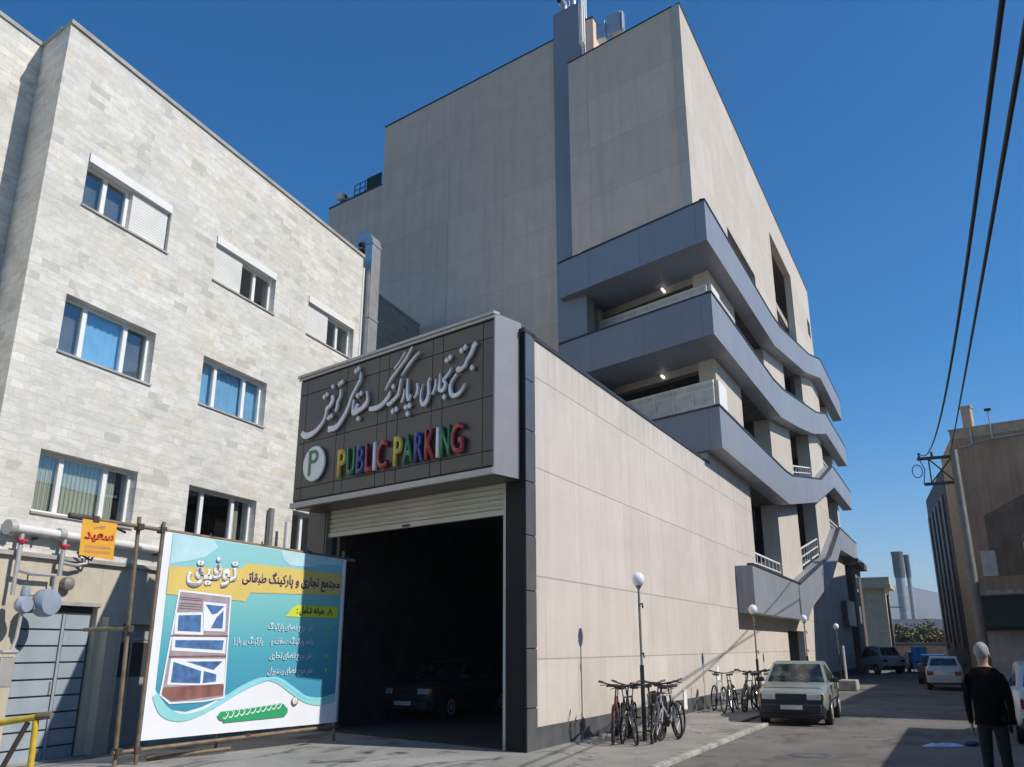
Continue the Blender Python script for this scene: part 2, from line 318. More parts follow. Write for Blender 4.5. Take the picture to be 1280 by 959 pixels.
# ---------------------------------------------------------------- mesh builder
class MB:
    def __init__(s): s.v = []; s.f = []; s.mi = []
    def add(s, vs, fs, mi=0):
        k = len(s.v); s.v += [tuple(v) for v in vs]
        for f in fs: s.f.append([k + i for i in f]); s.mi.append(mi)
        return s
    def box(s, x0, x1, y0, y1, z0, z1, mi=0):
        return s.add([(x, y, z) for z in (z0, z1) for y in (y0, y1) for x in (x0, x1)],
                     [(0, 2, 3, 1), (4, 5, 7, 6), (0, 1, 5, 4), (2, 6, 7, 3), (0, 4, 6, 2), (1, 3, 7, 5)], mi)
    def prism(s, pts, axis, a, b, mi=0, shift=None):
        n = len(pts)
        mk = {'z': lambda p, t: (p[0], p[1], t), 'y': lambda p, t: (p[0], t, p[1]), 'x': lambda p, t: (t, p[0], p[1])}[axis]
        A = [mk(p, a) for p in pts]; B = [mk(p, b) for p in pts]
        if shift: A = [shift(v) for v in A]; B = [shift(v) for v in B]
        return s.add(A + B, [tuple(range(n))[::-1], tuple(range(n, 2 * n))] + [(i, (i + 1) % n, n + (i + 1) % n, n + i) for i in range(n)], mi)
    def quad(s, *p, mi=0): return s.add(p, [tuple(range(len(p)))], mi)
    def tube(s, pts, r, n=8, mi=0, cap=True):
        pts = [Vector(p) for p in pts]; rs = r if isinstance(r, (list, tuple)) else [r] * len(pts)
        rings = []; up = Vector((0, 0, 1)); prev = None
        for i, p in enumerate(pts):
            d = (pts[min(i + 1, len(pts) - 1)] - pts[max(i - 1, 0)]).normalized()
            if prev is None:
                a = d.cross(up); a = d.cross(Vector((1, 0, 0))) if a.length < 1e-3 else a
            else: a = prev - d * prev.dot(d)
            a.normalize(); prev = a; b = d.cross(a)
            rings.append([p + (a * math.cos(2 * math.pi * k / n) + b * math.sin(2 * math.pi * k / n)) * rs[i] for k in range(n)])
        vs = [v for g in rings for v in g]; fs = []
        for i in range(len(pts) - 1):
            for k in range(n): fs.append((i * n + k, i * n + (k + 1) % n, (i + 1) * n + (k + 1) % n, (i + 1) * n + k))
        if cap: fs += [tuple(range(n))[::-1], tuple(range((len(pts) - 1) * n, len(pts) * n))]
        return s.add(vs, fs, mi)
    def lathe(s, prof, n=16, c=(0, 0, 0), mi=0, axis='z'):
        vs = []; fs = []
        for r, h in prof:
            for k in range(n):
                a = 2 * math.pi * k / n; q = (r * math.cos(a), r * math.sin(a), h)
                if axis == 'y': q = (q[0], h, q[1])
                if axis == 'x': q = (h, q[0], q[1])
                vs.append((q[0] + c[0], q[1] + c[1], q[2] + c[2]))
        for i in range(len(prof) - 1):
            for k in range(n): fs.append((i * n + k, i * n + (k + 1) % n, (i + 1) * n + (k + 1) % n, (i + 1) * n + k))
        fs += [tuple(range(n))[::-1], tuple(range((len(prof) - 1) * n, len(prof) * n))]
        return s.add(vs, fs, mi)
    def sphere(s, c, r, n=14, k=9, sc_=(1, 1, 1), mi=0):
        prof = [(max(1e-3, r * math.sin(math.pi * i / k)), -r * math.cos(math.pi * i / k)) for i in range(k + 1)]
        j = len(s.v); s.lathe(prof, n, (0, 0, 0), mi)
        for q in range(j, len(s.v)): v = s.v[q]; s.v[q] = (v[0] * sc_[0] + c[0], v[1] * sc_[1] + c[1], v[2] * sc_[2] + c[2])
        return s
    def wall(s, x0, x1, z0, z1, holes, y0=0., y1=.3, mi=0, mr=None):
        mr = mi if mr is None else mr
        xs = sorted({x0, x1, *[min(max(h[i], x0), x1) for h in holes for i in (0, 1)]}); zs = sorted({z0, z1, *[min(max(h[i], z0), z1) for h in holes for i in (2, 3)]})
        def solid(i, j):
            if not (0 <= i < len(xs) - 1 and 0 <= j < len(zs) - 1): return False
            cx, cz = (xs[i] + xs[i + 1]) / 2, (zs[j] + zs[j + 1]) / 2
            return not any(h[0] < cx < h[1] and h[2] < cz < h[3] for h in holes)
        for i in range(len(xs) - 1):
            for j in range(len(zs) - 1):
                if not solid(i, j): continue
                a, b, c, d = xs[i], xs[i + 1], zs[j], zs[j + 1]
                s.quad((a, y0, c), (b, y0, c), (b, y0, d), (a, y0, d), mi=mi); s.quad((a, y1, c), (a, y1, d), (b, y1, d), (b, y1, c), mi=mi)
                if not solid(i - 1, j): s.quad((a, y0, c), (a, y0, d), (a, y1, d), (a, y1, c), mi=mr)
                if not solid(i + 1, j): s.quad((b, y0, c), (b, y1, c), (b, y1, d), (b, y0, d), mi=mr)
                if not solid(i, j - 1): s.quad((a, y0, c), (a, y1, c), (b, y1, c), (b, y0, c), mi=mr)
                if not solid(i, j + 1): s.quad((a, y0, d), (b, y0, d), (b, y1, d), (a, y1, d), mi=mr)
        return s
    def build(s, name, mats, parent=None, loc=(0, 0, 0), rz=0, smooth=False, bevel=0, fix=True):
        me = bpy.data.meshes.new(name); me.from_pydata(s.v, [], s.f)
        for x in (mats if isinstance(mats, (list, tuple)) else [mats]): me.materials.append(x)
        me.polygons.foreach_set('material_index', s.mi)
        bm = bmesh.new(); bm.from_mesh(me); bmesh.ops.remove_doubles(bm, verts=bm.verts, dist=1e-5)
        if fix: bmesh.ops.recalc_face_normals(bm, faces=bm.faces)
        bm.to_mesh(me); bm.free()
        if smooth: me.polygons.foreach_set('use_smooth', [True] * len(me.polygons))
        o = bpy.data.objects.new(name, me); col.objects.link(o); o.parent = parent; o.location = loc; o.rotation_euler = (0, 0, rz)
        if smooth == 'auto':
            md = o.modifiers.new('smooth', 'EDGE_SPLIT'); md.split_angle = R(40)
        if bevel:
            b = o.modifiers.new('bevel', 'BEVEL'); b.width = bevel; b.segments = 2; b.limit_method = 'ANGLE'; b.angle_limit = R(35)
        return o

def grow(o): o.scale = (BAN_K,) * 3
def tag(o, label=None, cat=None, group=None, kind=None):
    if label: o['label'] = label
    if cat: o['category'] = cat
    if group: o['group'] = group
    if kind: o['kind'] = kind
    return o
def thing(name, label, cat, loc=(0, 0, 0), rz=0, group=None):
    o = bpy.data.objects.new(name, None); col.objects.link(o); o.location = loc; o.rotation_euler = (0, 0, rz); o.empty_display_size = .2
    if loc is L0: o.scale = (L_K,) * 3
    return tag(o, label, cat, group)
def kids(o): return [c for c in bpy.data.objects if c.parent == o]
def copy_thing(o, loc, rz, label, swap=None, scale=None):
    def cp(src, par):
        c = src.copy(); col.objects.link(c); c.parent = par
        if swap and c.type == 'MESH' and src.name.split('.')[0] in swap:
            c.data = c.data.copy(); c.data.materials[0] = swap[src.name.split('.')[0]]
        for k in kids(src): cp(k, c)
        return c
    r = cp(o, None); r.location = loc; r.rotation_euler = (0, 0, rz); r['label'] = label
    if scale: r.scale = scale
    return r

# Persian letters as presentation forms, right to left
FORMS = {'ا': 'ﺍﺎ', 'ب': 'ﺏﺐﺑﺒ', 'پ': '\uFB56\uFB57\uFB58\uFB59', 'ت': 'ﺕﺖﺗﺘ', 'ج': 'ﺝﺞﺟﺠ', 'ح': 'ﺡﺢﺣﺤ', 'د': 'ﺩﺪ', 'ر': 'ﺭﺮ', 'ز': 'ﺯﺰ', 'س': 'ﺱﺲﺳﺴ', 'ش': 'ﺵﺶﺷﺸ',
         'ض': 'ﺽﺾﺿﻀ', 'ط': 'ﻁﻂﻃﻄ', 'ع': 'ﻉﻊﻋﻌ', 'ف': 'ﻑﻒﻓﻔ', 'ق': 'ﻕﻖﻗﻘ', 'ک': '\uFB8E\uFB8F\uFB90\uFB91', 'گ': '\uFB92\uFB93\uFB94\uFB95', 'ل': 'ﻝﻞﻟﻠ', 'م': 'ﻡﻢﻣﻤ', 'ن': 'ﻥﻦﻧﻨ', 'ه': 'ﻩﻪﻫﻬ', 'و': 'ﻭﻮ', 'ی': '\uFBFC\uFBFD\uFBFE\uFBFF'}
def persian(s):
    out = []
    for i, c in enumerate(s):
        F = FORMS.get(c)
        if not F: out.append(c); continue
        p = i > 0 and len(FORMS.get(s[i - 1], '')) == 4; nx = i < len(s) - 1 and s[i + 1] in FORMS and len(F) == 4
        out.append(F[3] if p and nx else F[1] if p else F[2] if nx else F[0])
    return ''.join(reversed(out))
def text(name, body, x0, x1, z0, z1, y, mat, parent, depth=0.0, bold=.0, tilt=0.):
    """lettering stretched to fill x0..x1, z0..z1 on the plane y (facing -y) of its parent"""
    cu = bpy.data.curves.new(name, 'FONT'); cu.body = body; cu.size = 1; cu.offset = bold
    o = bpy.data.objects.new(name, cu); col.objects.link(o); bpy.context.view_layer.update()
    me = bpy.data.meshes.new_from_object(o.evaluated_get(bpy.context.evaluated_depsgraph_get())); bpy.data.objects.remove(o)
    xs = [v.co.x for v in me.vertices]; ys = [v.co.y for v in me.vertices]
    ax, bx, ay, by = min(xs), max(xs), min(ys), max(ys)
    bm = bmesh.new(); bm.from_mesh(me); bmesh.ops.remove_doubles(bm, verts=bm.verts, dist=1e-5)
    seen = set(); k = 0
    for v in bm.verts:                         # letters that touch lie a hair apart
        if v in seen: continue
        st = [v]; seen.add(v)
        while st:
            q = st.pop(); q.co.z = (k % 4) * .0012
            for e in q.link_edges:
                w = e.other_vert(q)
                if w not in seen: seen.add(w); st.append(w)
        k += 1
    for v in bm.verts:
        fx = (v.co.x - ax) / (bx - ax); X = x0 + fx * (x1 - x0); Z = z0 + (v.co.y - ay) / (by - ay) * (z1 - z0) + tilt * fx
        v.co = Vector((X, y - v.co.z, Z))
    if depth:
        r = bmesh.ops.extrude_face_region(bm, geom=list(bm.faces))
        for v in [g for g in r['geom'] if isinstance(g, bmesh.types.BMVert)]: v.co.y -= depth
    bmesh.ops.recalc_face_normals(bm, faces=bm.faces); bm.to_mesh(me); bm.free()
    me.materials.clear(); me.materials.append(mat)
    for p in me.polygons: p.material_index = 0
    o = bpy.data.objects.new(name, me); col.objects.link(o); o.parent = parent; return o

def smooth_path(pts, k=5):
    out = []
    for i in range(len(pts) - 1):
        p0, p1, p2, p3 = pts[max(i - 1, 0)], pts[i], pts[i + 1], pts[min(i + 2, len(pts) - 1)]
        for j in range(k):
            t = j / k
            out.append(tuple(.5 * (2 * b + (c - a) * t + (2 * a - 5 * b + 4 * c - d) * t * t + (3 * b - a - 3 * c + d) * t ** 3) for a, b, c, d in zip(p0, p1, p2, p3)))
    out.append(tuple(pts[-1])); return out
def stroke(mb, pts, y0, y1, mi=0, wk=1.0):
    """a pen stroke (x, z, width) as a solid ribbon between y0 and y1"""
    p = smooth_path(pts); L_, R_ = [], []
    for i, (x, z, w) in enumerate(p):
        a, b = p[max(i - 1, 0)], p[min(i + 1, len(p) - 1)]; dx, dz = b[0] - a[0], b[1] - a[1]; n = math.hypot(dx, dz) or 1
        L_.append((x - dz / n * w * wk / 2, z + dx / n * w * wk / 2)); R_.append((x + dz / n * w * wk / 2, z - dx / n * w * wk / 2))
    vs = [];
    for l, r in zip(L_, R_): vs += [(l[0], y0, l[1]), (r[0], y0, r[1]), (r[0], y1, r[1]), (l[0], y1, l[1])]
    fs = [(0, 1, 2, 3), tuple(4 * (len(p) - 1) + i for i in (3, 2, 1, 0))]
    for i in range(len(p) - 1):
        for k in range(4): fs.append((4 * i + k, 4 * i + (k + 1) % 4, 4 * i + 4 + (k + 1) % 4, 4 * i + 4 + k))
    mb.add(vs, fs, mi)

# ================================================================ the setting: ground
g = MB(); gz, dz = -.14, -1.0
X = [-4000, -60, -4.0, 4000]; Y = [-400, 3, 40, 9000]
for i in range(3):
    for j in range(3):
        if (i, j) == (1, 1): continue
        g.quad((X[i], Y[j], gz), (X[i + 1], Y[j], gz), (X[i + 1], Y[j + 1], gz), (X[i], Y[j + 1], gz))
e = 1.0; o4 = [(X[1], Y[1], gz), (X[2], Y[1], gz), (X[2], Y[2], gz), (X[1], Y[2], gz)]; i4 = [(X[1] + e, Y[1] + e, dz), (X[2] - e, Y[1] + e, dz), (X[2] - e, Y[2] - e, dz), (X[1] + e, Y[2] - e, dz)]
g.quad(*i4)
for i in range(4): g.quad(o4[i], o4[(i + 1) % 4], i4[(i + 1) % 4], i4[i])
tag(g.build('ground', m['earth']), kind='structure')
r = MB(); r.prism([(-40, -2.4), (7.7, -2.4), (7.7, -1.8), (90, -1.8), (90, -9.2), (-40, -9.2)], 'z', -.13, -.05)
tag(r.build('road', m['asphalt'], None, P0, STREET_RZ), kind='structure')
r = MB(); r.prism([(-1.6, -.02), (7.6, -.02), (34, -.02), (34, -1.8), (7.62, -1.8), (7.6, -2.38), (-.8, -2.38), (-1.9, -1.6)], 'z', -.13, .0)
tag(r.build('pavement', m['pavement'], None, P0, STREET_RZ), kind='structure')
r = MB()
for i in range(9): r.box(-.75 + i * .93, .16 + i * .93, -2.5, -2.383, -.12, .012)
tag(r.build('kerb', m['kerb'], None, P0, STREET_RZ, bevel=.012), kind='structure')
def dip(u, y):                                   # the forecourt falls towards the stone building
    p = S(u, y); D = (p.x - L0.x) * .936 - (p.y - L0.y) * .352
    k = min(max(1 - D / 5.2, 0), 1.0); return -.004 - .56 * k * k * (3 - 2 * k)
r = MB()
for u0, u1, y0, y1, nu, ny in ((-18, 14, -.03, 17, 40, 34), (-18, -1.05, -2.36, -.03, 20, 4)):
    vs = []
    for i in range(nu + 1):
        for j in range(ny + 1): u = u0 + (u1 - u0) * i / nu; y = y0 + (y1 - y0) * j / ny; vs.append((u, y, dip(u, y)))
    r.add(vs, [(i * (ny + 1) + j, (i + 1) * (ny + 1) + j, (i + 1) * (ny + 1) + j + 1, i * (ny + 1) + j + 1) for i in range(nu) for j in range(ny)])
tag(r.build('driveway', m['apron'], None, P0, STREET_RZ, fix=False), kind='structure')
h = MB(); N = 60; hp = []
for i in range(N + 1):
    x = -1200 + i * 5200 / N; t = (x - 1133) / 520
    z = 165 * math.exp(-t * t * .9) + 40 * math.sin(x * .004 + 1) + 16 * math.sin(x * .019) + 7 * math.sin(x * .061) + 20
    hp.append((x, max(z, 12)))
vv = []
for x, z in hp: vv += [(x, 2150, 0), (x, 2350, z * .55 + 8 * math.sin(x * .05)), (x, 2520, z), (x, 3100, 0)]
h.add(vv, [(4 * i + k, 4 * i + 4 + k, 4 * i + 5 + k, 4 * i + 1 + k) for i in range(N) for k in range(3)])
tag(h.build('hills', m['hill'], smooth=True), kind='structure')

# ================================================================ parking building
PB = thing('parking_building', 'tall beige stone parking building with blue grey balcony bands bending along the street', 'building', P0, STREET_RZ)
def shear0(v): return v
w = MB(); w.wall(.425, 13.85, -.3, 7.45, [], 0, .3); w.build('street_wall', m['street_stone'], PB)
w = MB(); w.wall(13.85, 20.3, -.3, 8.2, [], 0, .3); w.wall(20.3, 28, -.3, 4.3, [(26.0, 30.3, -.5, 2.36)], 0, .3); w.box(28, 30.3, 0, .3, 2.36, 4.3)
w.prism([(30.3, -.3), (51.4, -.3), (51.4, 8.3), (46, 8.1), (40, 6.1), (30.3, 3.6)], 'y', 0, .3)
w.build('street_wall', m['street_stone'], PB)
w = MB(); w.box(.43, 25.9, -.022, .02, -.3, .36); w.box(30.4, 51.3, -.022, .02, -.3, .3); w.build('plinth', m['plinth'], PB)
w = MB(); w.box(.3, 13.9, -.03, .33, 7.45, 7.53); w.build('coping', m['coping'], PB)
# black corner pier of the entrance
w = MB(); w.prism([(-.004, -.004), (.107, .406), (.53, .406), (.42, -.006)], 'z', -.3, 7.47); w.build('corner_pier', m['black_tile'], PB)
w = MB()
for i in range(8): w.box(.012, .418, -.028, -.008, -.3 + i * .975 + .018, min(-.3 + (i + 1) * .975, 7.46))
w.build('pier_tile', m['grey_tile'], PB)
w = MB(); w.prism([(-.03, -.03), (.09, .43), (.55, .43), (.44, -.03)], 'z', 7.47, 7.55); w.build('coping', m['coping'], PB)
# entrance hall behind the shutter (front frame is rotated against the street frame)
def fr(a, y): return (.2529 * a + .9675 * y, .9675 * a - .2529 * y)   # metres left of the corner, metres inwards
w = MB(); w.prism([fr(.43, .02), fr(6.5, .02), fr(6.5, .3), fr(.43, .3)], 'z', 4.74, 7.4)
w.prism([fr(5.97, .03), fr(6.6, .03), fr(6.6, .4), fr(5.97, .4)], 'z', -.3, 4.737); w.build('entrance_wall', m['sign_panel'], PB)
w = MB()
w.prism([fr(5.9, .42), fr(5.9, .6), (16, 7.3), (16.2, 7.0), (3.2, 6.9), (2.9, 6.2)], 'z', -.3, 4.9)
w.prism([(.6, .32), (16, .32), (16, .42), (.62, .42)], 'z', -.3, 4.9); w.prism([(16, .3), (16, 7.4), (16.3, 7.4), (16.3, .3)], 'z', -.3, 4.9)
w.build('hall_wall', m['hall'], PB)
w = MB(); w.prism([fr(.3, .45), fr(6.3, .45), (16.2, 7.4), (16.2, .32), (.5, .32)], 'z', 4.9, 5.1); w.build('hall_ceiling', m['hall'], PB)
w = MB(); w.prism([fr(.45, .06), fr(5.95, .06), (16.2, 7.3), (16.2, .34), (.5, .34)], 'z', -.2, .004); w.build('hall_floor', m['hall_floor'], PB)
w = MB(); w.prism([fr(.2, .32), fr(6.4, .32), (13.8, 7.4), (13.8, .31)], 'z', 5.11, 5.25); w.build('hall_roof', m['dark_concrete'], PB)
# roller shutter, nearly rolled up
w = MB(); n = 6; zz = 4.06
pr = []
for i in range(n):
    z0 = 4.13 + i * .105; pr += [(.0, z0), (-.028, z0 + .03), (-.03, z0 + .075), (.0, z0 + .1)]
q = [(y + .16, z) for y, z in pr] + [(.2, 4.13 + n * .105), (.2, 4.13)]
A = [(*fr(.57, y), z) for y, z in q]; B = [(*fr(5.93, y), z) for y, z in q]; k = len(q)
w.add(A + B, [tuple(range(k)), tuple(range(k, 2 * k))[::-1]] + [(i, (i + 1) % k, k + (i + 1) % k, k + i) for i in range(k)])
w.prism([fr(.57, .11), fr(5.93, .11), fr(5.93, .2), fr(.57, .2)], 'z', 4.03, 4.128)
sh = w.build('roller_shutter', m['shutter'], PB)
w = MB(); w.prism([fr(3.2, .08), fr(3.4, .08), fr(3.4, .108), fr(3.2, .108)], 'z', 4.045, 4.085); w.build('handle', m['black_plastic'], sh)
w = MB(); w.prism([fr(.5, .05), fr(.56, .05), fr(.56, .24), fr(.5, .24)], 'z', -.1, 4.735); w.build('shutter_guide', m['silver'], PB)
w = MB(); w.prism([fr(5.935, .05), fr(5.965, .05), fr(5.965, .24), fr(5.935, .24)], 'z', -.1, 4.735); w.build('shutter_guide', m['post'], PB)

# balcony bands: (u, top), (u, bottom) along the street
def band(top, bot, front, name='balcony_band'):
    u0 = top[0][0]
    def sh_(v): return (v[0] + (.245 if v[1] > 0 and abs(v[0] - u0) < 1e-3 else 0), v[1], v[2])
    w = MB(); w.prism(top + bot[::-1], 'y', -.6, .05, shift=sh_ if front else None)
    if front: w.prism([(13.645, .05), (15.94, 6.15), (18.4, 6.15), (16.2, .05)], 'z', bot[0][1], top[0][1])
    b = w.build(name, m['band'], PB)
    c = MB(); e = .075
    tp = [(u, z + .003) for u, z in top]; c.prism(tp + [(u, z + e) for u, z in top][::-1], 'y', -.63, -.42, shift=(lambda v: (v[0] - (.012 if abs(v[0] - u0) < 1e-3 else 0), v[1], v[2])))
    if front:
        z = top[0][1]; c.prism([(13.46, -.42), (15.91, 6.2), (16.15, 6.2), (13.75, -.42)], 'z', z + .003, z + e)
    c.build('coping', m['coping'], b); return b
band([(13.4, 16.83), (25.6, 16.83), (28, 16.98), (38.1, 18.65), (44.1, 20.1), (54.6, 19.95)], [(13.4, 15.28), (25.9, 15.32), (36.0, 16.9), (43.4, 18.6), (54.6, 18.3)], True)
band([(13.4, 13.28), (24.6, 13.25), (27.4, 13.49), (39.0, 15.18), (43.9, 16.26), (54.6, 16.2)], [(13.4, 11.78), (25.9, 11.8), (31.5, 12.56), (36.8, 13.4), (43.3, 14.8), (54.6, 14.75)], True)
band([(13.4, 9.24), (25.4, 9.2), (27.3, 9.3), (38.2, 10.95), (44.6, 12.88), (54.6, 12.75)], [(13.4, 7.85), (26.0, 7.78), (35.4, 9.23), (44.4, 11.5), (54.6, 11.4)], True)
band([(16.6, 4.36), (26.6, 4.30), (38.5, 6.56), (44.9, 8.92), (54.6, 8.88)], [(16.6, 2.78), (28, 2.79), (29.5, 3.4), (38.4, 5.32), (44.1, 7.5), (54.6, 7.7)], False)

# piers between the openings of the parking decks
for i, (a, b, z0, z1) in enumerate([(15.95, 20.2, 8.0, 16.5), (26.2, 32.0, 2.9, 17.2), (39.2, 45.2, 5.2, 19.0), (50.4, 51.4, 7.5, 19.6)]):
    w = MB()
    if i == 0: w.prism([(15.95, .02), (16.21, .7), (20.2, .7), (20.2, .02)], 'z', z0, z1)
    else: w.box(a, b, .02, .75, z0, z1)
    w.build('pier', m['tower_stone'], PB)
w = MB(); w.prism([(17.6, 5.1), (17.83, 5.72), (18.5, 5.72), (18.3, 5.1)], 'z', 7.6, 16.5); w.build('pier', m['concrete'], PB)
# deck slabs follow the ramp
for dz, pts in ((.02, [(16.4, 15.3), (25.9, 15.32), (36.0, 16.9), (43.4, 18.6), (51.3, 18.4)]), (.02, [(16.4, 11.8), (25.9, 11.8), (31.5, 12.56), (36.8, 13.4), (43.3, 14.8), (51.3, 14.8)]),
                (.02, [(16.4, 7.87), (26, 7.8), (35.4, 9.23), (44.4, 11.5), (51.3, 11.4)]), (.02, [(20.4, 3.2), (28, 3.2), (30, 3.6), (38.4, 5.5), (44.1, 7.6), (51.3, 7.6)])):
    w = MB(); w.prism([(u, z + dz) for u, z in pts] + [(u, z + .8) for u, z in pts][::-1], 'y', .06, 5.9); w.build('deck_slab', m['dark_concrete'], PB)
for z in (15.3, 11.8):
    w = MB(); w.prism([(16.3, .72), (18.15, 5.05), (18.6, 5.05), (16.75, .72)], 'z', z - .3, z + .018); w.build('edge_beam', m['soffit'], PB)
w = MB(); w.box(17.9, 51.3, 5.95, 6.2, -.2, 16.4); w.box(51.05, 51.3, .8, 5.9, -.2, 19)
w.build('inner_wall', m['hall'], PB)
# white deck railings
def railing(pts, h, y0=.1, name='railing'):
    w = MB()
    (ua, za), (ub, zb) = pts
    def P(t, dz): return (ua + (ub - ua) * t, za + (zb - za) * t + dz)
    for dz, t_ in ((h - .05, .06), (h * .5, .04), (.03, .05)):
        w.prism([P(0, dz), P(1, dz), P(1, dz + t_), P(0, dz + t_)], 'y', y0, y0 + .07)
    n_ = max(3, int((ub - ua) / .8))
    for i in range(n_ + 1):
        x, z = P(i / n_, 0); x = min(max(x, ua + .02), ub - .02); w.box(x - .02, x + .02, y0 + .015, y0 + .055, z + .03, z + h - .03)
    w.build(name, m['railing'], PB)
railing(((20.25, 9.23), (26.15, 9.25)), .75); railing(((20.45, 4.36), (26.15, 4.36)), .85); railing(((20.25, 13.3), (26.15, 13.36)), .6)
railing(((32.05, 14.2), (39.15, 15.25)), .6); railing(((32.05, 10.0), (39.15, 11.15)), .75); railing(((32.05, 5.45), (39.15, 6.75)), .95)
railing(((45.25, 12.95), (50.35, 12.9)), .7); railing(((45.25, 9.0), (50.35, 9.0)), .7)
for z0, z1 in ((13.35, 14.72), (9.32, 10.95)):
    w = MB(); dx, dy = .353, .9356
    def Q(t, o): return (15.88 + dx * t + o * .9356, .12 + dy * t - o * .353)
    for a, b, o0, o1, q0, q1, mi in ((.0, 6.2, -.03, .06, z1 - .1, z1, 0), (.0, 6.2, -.02, .05, z1 - .34, z1 - .28, 0), (.0, 6.2, -.0, .03, z0, z1 - .1, 1)):
        w.prism([Q(a, o0), Q(b, o0), Q(b, o1), Q(a, o1)], 'z', q0, q1, mi)
    for i in range(8):
        w.prism([Q(i * .885 - .02, -.035), Q(i * .885 + .03, -.035), Q(i * .885 + .03, -.02), Q(i * .885 - .02, -.02)], 'z', z0, z1 - .1)
    w.box(15.97, 17.2, -.05, .0, z0, z1)
    w.build('railing', [m['railing'], m['rail_panel']], PB)
# lit tube lamps under the decks
lm = lamp_mat('lit tube lamp', (1, .97, .9), 1.4)
for x, y, z in ((16.8, 2.0, 15.12), (16.95, 2.25, 11.62), (20.3, 2.3, 11.62), (22.5, 2.2, 7.6)):
    w = MB(); w.box(x - .32, x + .32, y - .04, y + .04, z - .04, z + .03); w.build('ceiling_lamp', lm, PB)

# tower above the decks
w = MB(); w.wall(14.15, 46.48, 15.9, 26.1, [(20.0, 25.8, 15, 19.0), (31.6, 38.5, 15, 24.05), (44.6, 45.9, 22.2, 23.4)], 0, .4)
w.v = [(v[0] + (.105 if abs(v[0] - 14.15) < 1e-3 and v[1] > .2 else 0), v[1], v[2]) for v in w.v]
w.build('tower_side', m['tower_stone'], PB)
w = MB(); w.prism([(14.257, .404), (15.56, 5.38), (46.4, 5.38), (46.4, 5.0), (16.2, 5.0), (15.1, .404)], 'z', 16.87, 26.1); w.build('tower_front', m['front_stone'], PB)
w = MB(); w.box(46.0, 46.46, .404, 5.0, 15.9, 26.1); w.box(15.6, 46, .41, 5.0, 25.6, 25.8); w.box(18.2, 46, 2.9, 3.1, 16.2, 25.5); w.box(31.7, 38.4, .45, 2.8, 20.6, 21.0)
w.build('tower_core', m['concrete'], PB)
w = MB(); w.box(31.7, 38.4, 1.3, 1.34, 16.4, 19.2); w.build('stair_glazing', m['glass'], PB)
w = MB(); w.prism([(14.13, -.03), (46.5, -.03), (46.5, .3), (14.3, .3)], 'z', 26.1, 26.17); w.prism([(14.215, .3), (15.54, 5.4), (15.85, 5.4), (14.55, .3)], 'z', 26.1, 26.17)
w.build('coping', m['coping'], PB)
MA = math.atan2(17.48 - 6.39, 18.87 - 16.60)
w = MB(); w.prism([(16.555, 6.2), (18.87, 17.48), (34, 17.48), (34, 6.2)], 'z', -.3, 28.5); w.build('main_facade', m['front_stone'], PB)
w = MB(); w.prism([(18.87, 17.483), (19.73, 21.68), (34, 21.68), (34, 17.483)], 'z', -.7, 25.02); w.build('main_facade', m['front_stone'], PB)
w = MB(); w.prism([(16.52, 6.1), (18.84, 17.51), (19.1, 17.51), (16.8, 6.1)], 'z', 28.5, 28.58); w.prism([(18.845, 17.52), (19.70, 21.71), (20, 21.71), (19.1, 17.52)], 'z', 25.02, 25.10)
w.build('coping', m['coping'], PB)
w = MB(); w.box(16.6, 22, 4.55, 5.2, 26.2, 29.0); w.build('roof_penthouse', m['front_stone'], PB)
w = MB(); w.box(16.57, 22.03, 4.52, 5.23, 29.0, 29.07); w.build('coping', m['coping'], PB)
w = MB(); w.prism([(16.42, 6.45), (16.13, 5.05), (17.0, 5.05), (17.3, 6.45)], 'z', 5.0, 29.72); fl = w.build('flue_casing', m['band'], PB)
for i, (x, y) in enumerate(((16.75, 6.0), (16.6, 5.5))):
    w = MB(); w.tube([(x, y, 29.5), (x, y, 30.15), (x - .1, y + .0, 30.35), (x - .42, y + .05, 30.35)], .17, 12); w.build('flue_pipe', m['galv'], fl, smooth='auto')
    w = MB(); w.lathe([(.14, 0), (.14, .03)], 12, (x - .43, y + .05, 30.35), axis='x'); w.build('flue_mouth', m['galv_dark'], fl)
w = MB()
for i in range(3): w.tube([(16.25 + i * .2, 4.95 - i * .02, 25.5), (16.25 + i * .2, 4.95 - i * .02, 30.4 + .1 * i)], .055, 8)
w.build('vent_pipe', m['pipe_white'], fl, smooth='auto')
# shop doorway recess at street level
w = MB(); w.box(26.05, 30.25, 1.4, 1.5, -.2, 2.5); w.box(25.6, 26.0, .31, 1.4, -.2, 2.5); w.box(30.3, 30.6, .31, 1.4, -.2, 2.5); w.box(25.8, 30.5, .31, 1.5, 2.5, 2.6); w.build('doorway_recess', m['plinth'], PB)
w = MB(); w.box(27.2, 29.4, 1.36, 1.397, -.05, 2.2); w.build('shop_door', m['room'], PB)

# ---------------------------------------------------------------- entrance sign
SG = thing('parking_sign', 'dark panelled box sign with silver Persian letters and coloured PUBLIC PARKING above the entrance', 'sign', SIGN0, FRONT_RZ)
w = MB(); w.box(-6.12, 0, .02, .72, 4.66, 7.68); w.build('sign_box', m['sign_gap'], SG)
zr = [4.78, 5.06, 6.08, 7.22, 7.56]; xa = [-6.12, -5.84, -4.66, -4.37, -3.29, -2.98, -2.66, -1.66, -1.36, -.28, -.012]
w = MB(); gp = .009
for i in range(len(xa) - 1):
    for j in range(len(zr) - 1):
        w.box(xa[i] + gp, xa[i + 1] - gp, 0, .03, zr[j] + gp, zr[j + 1] - gp)
w.build('cladding_panel', m['sign_panel'], SG)
w = MB(); w.box(-6.16, .03, -.04, .0, 7.59, 7.65); w.box(-6.18, .05, -.07, .1, 7.655, 7.72); w.build('top_trim', m['silver'], SG, bevel=.008)
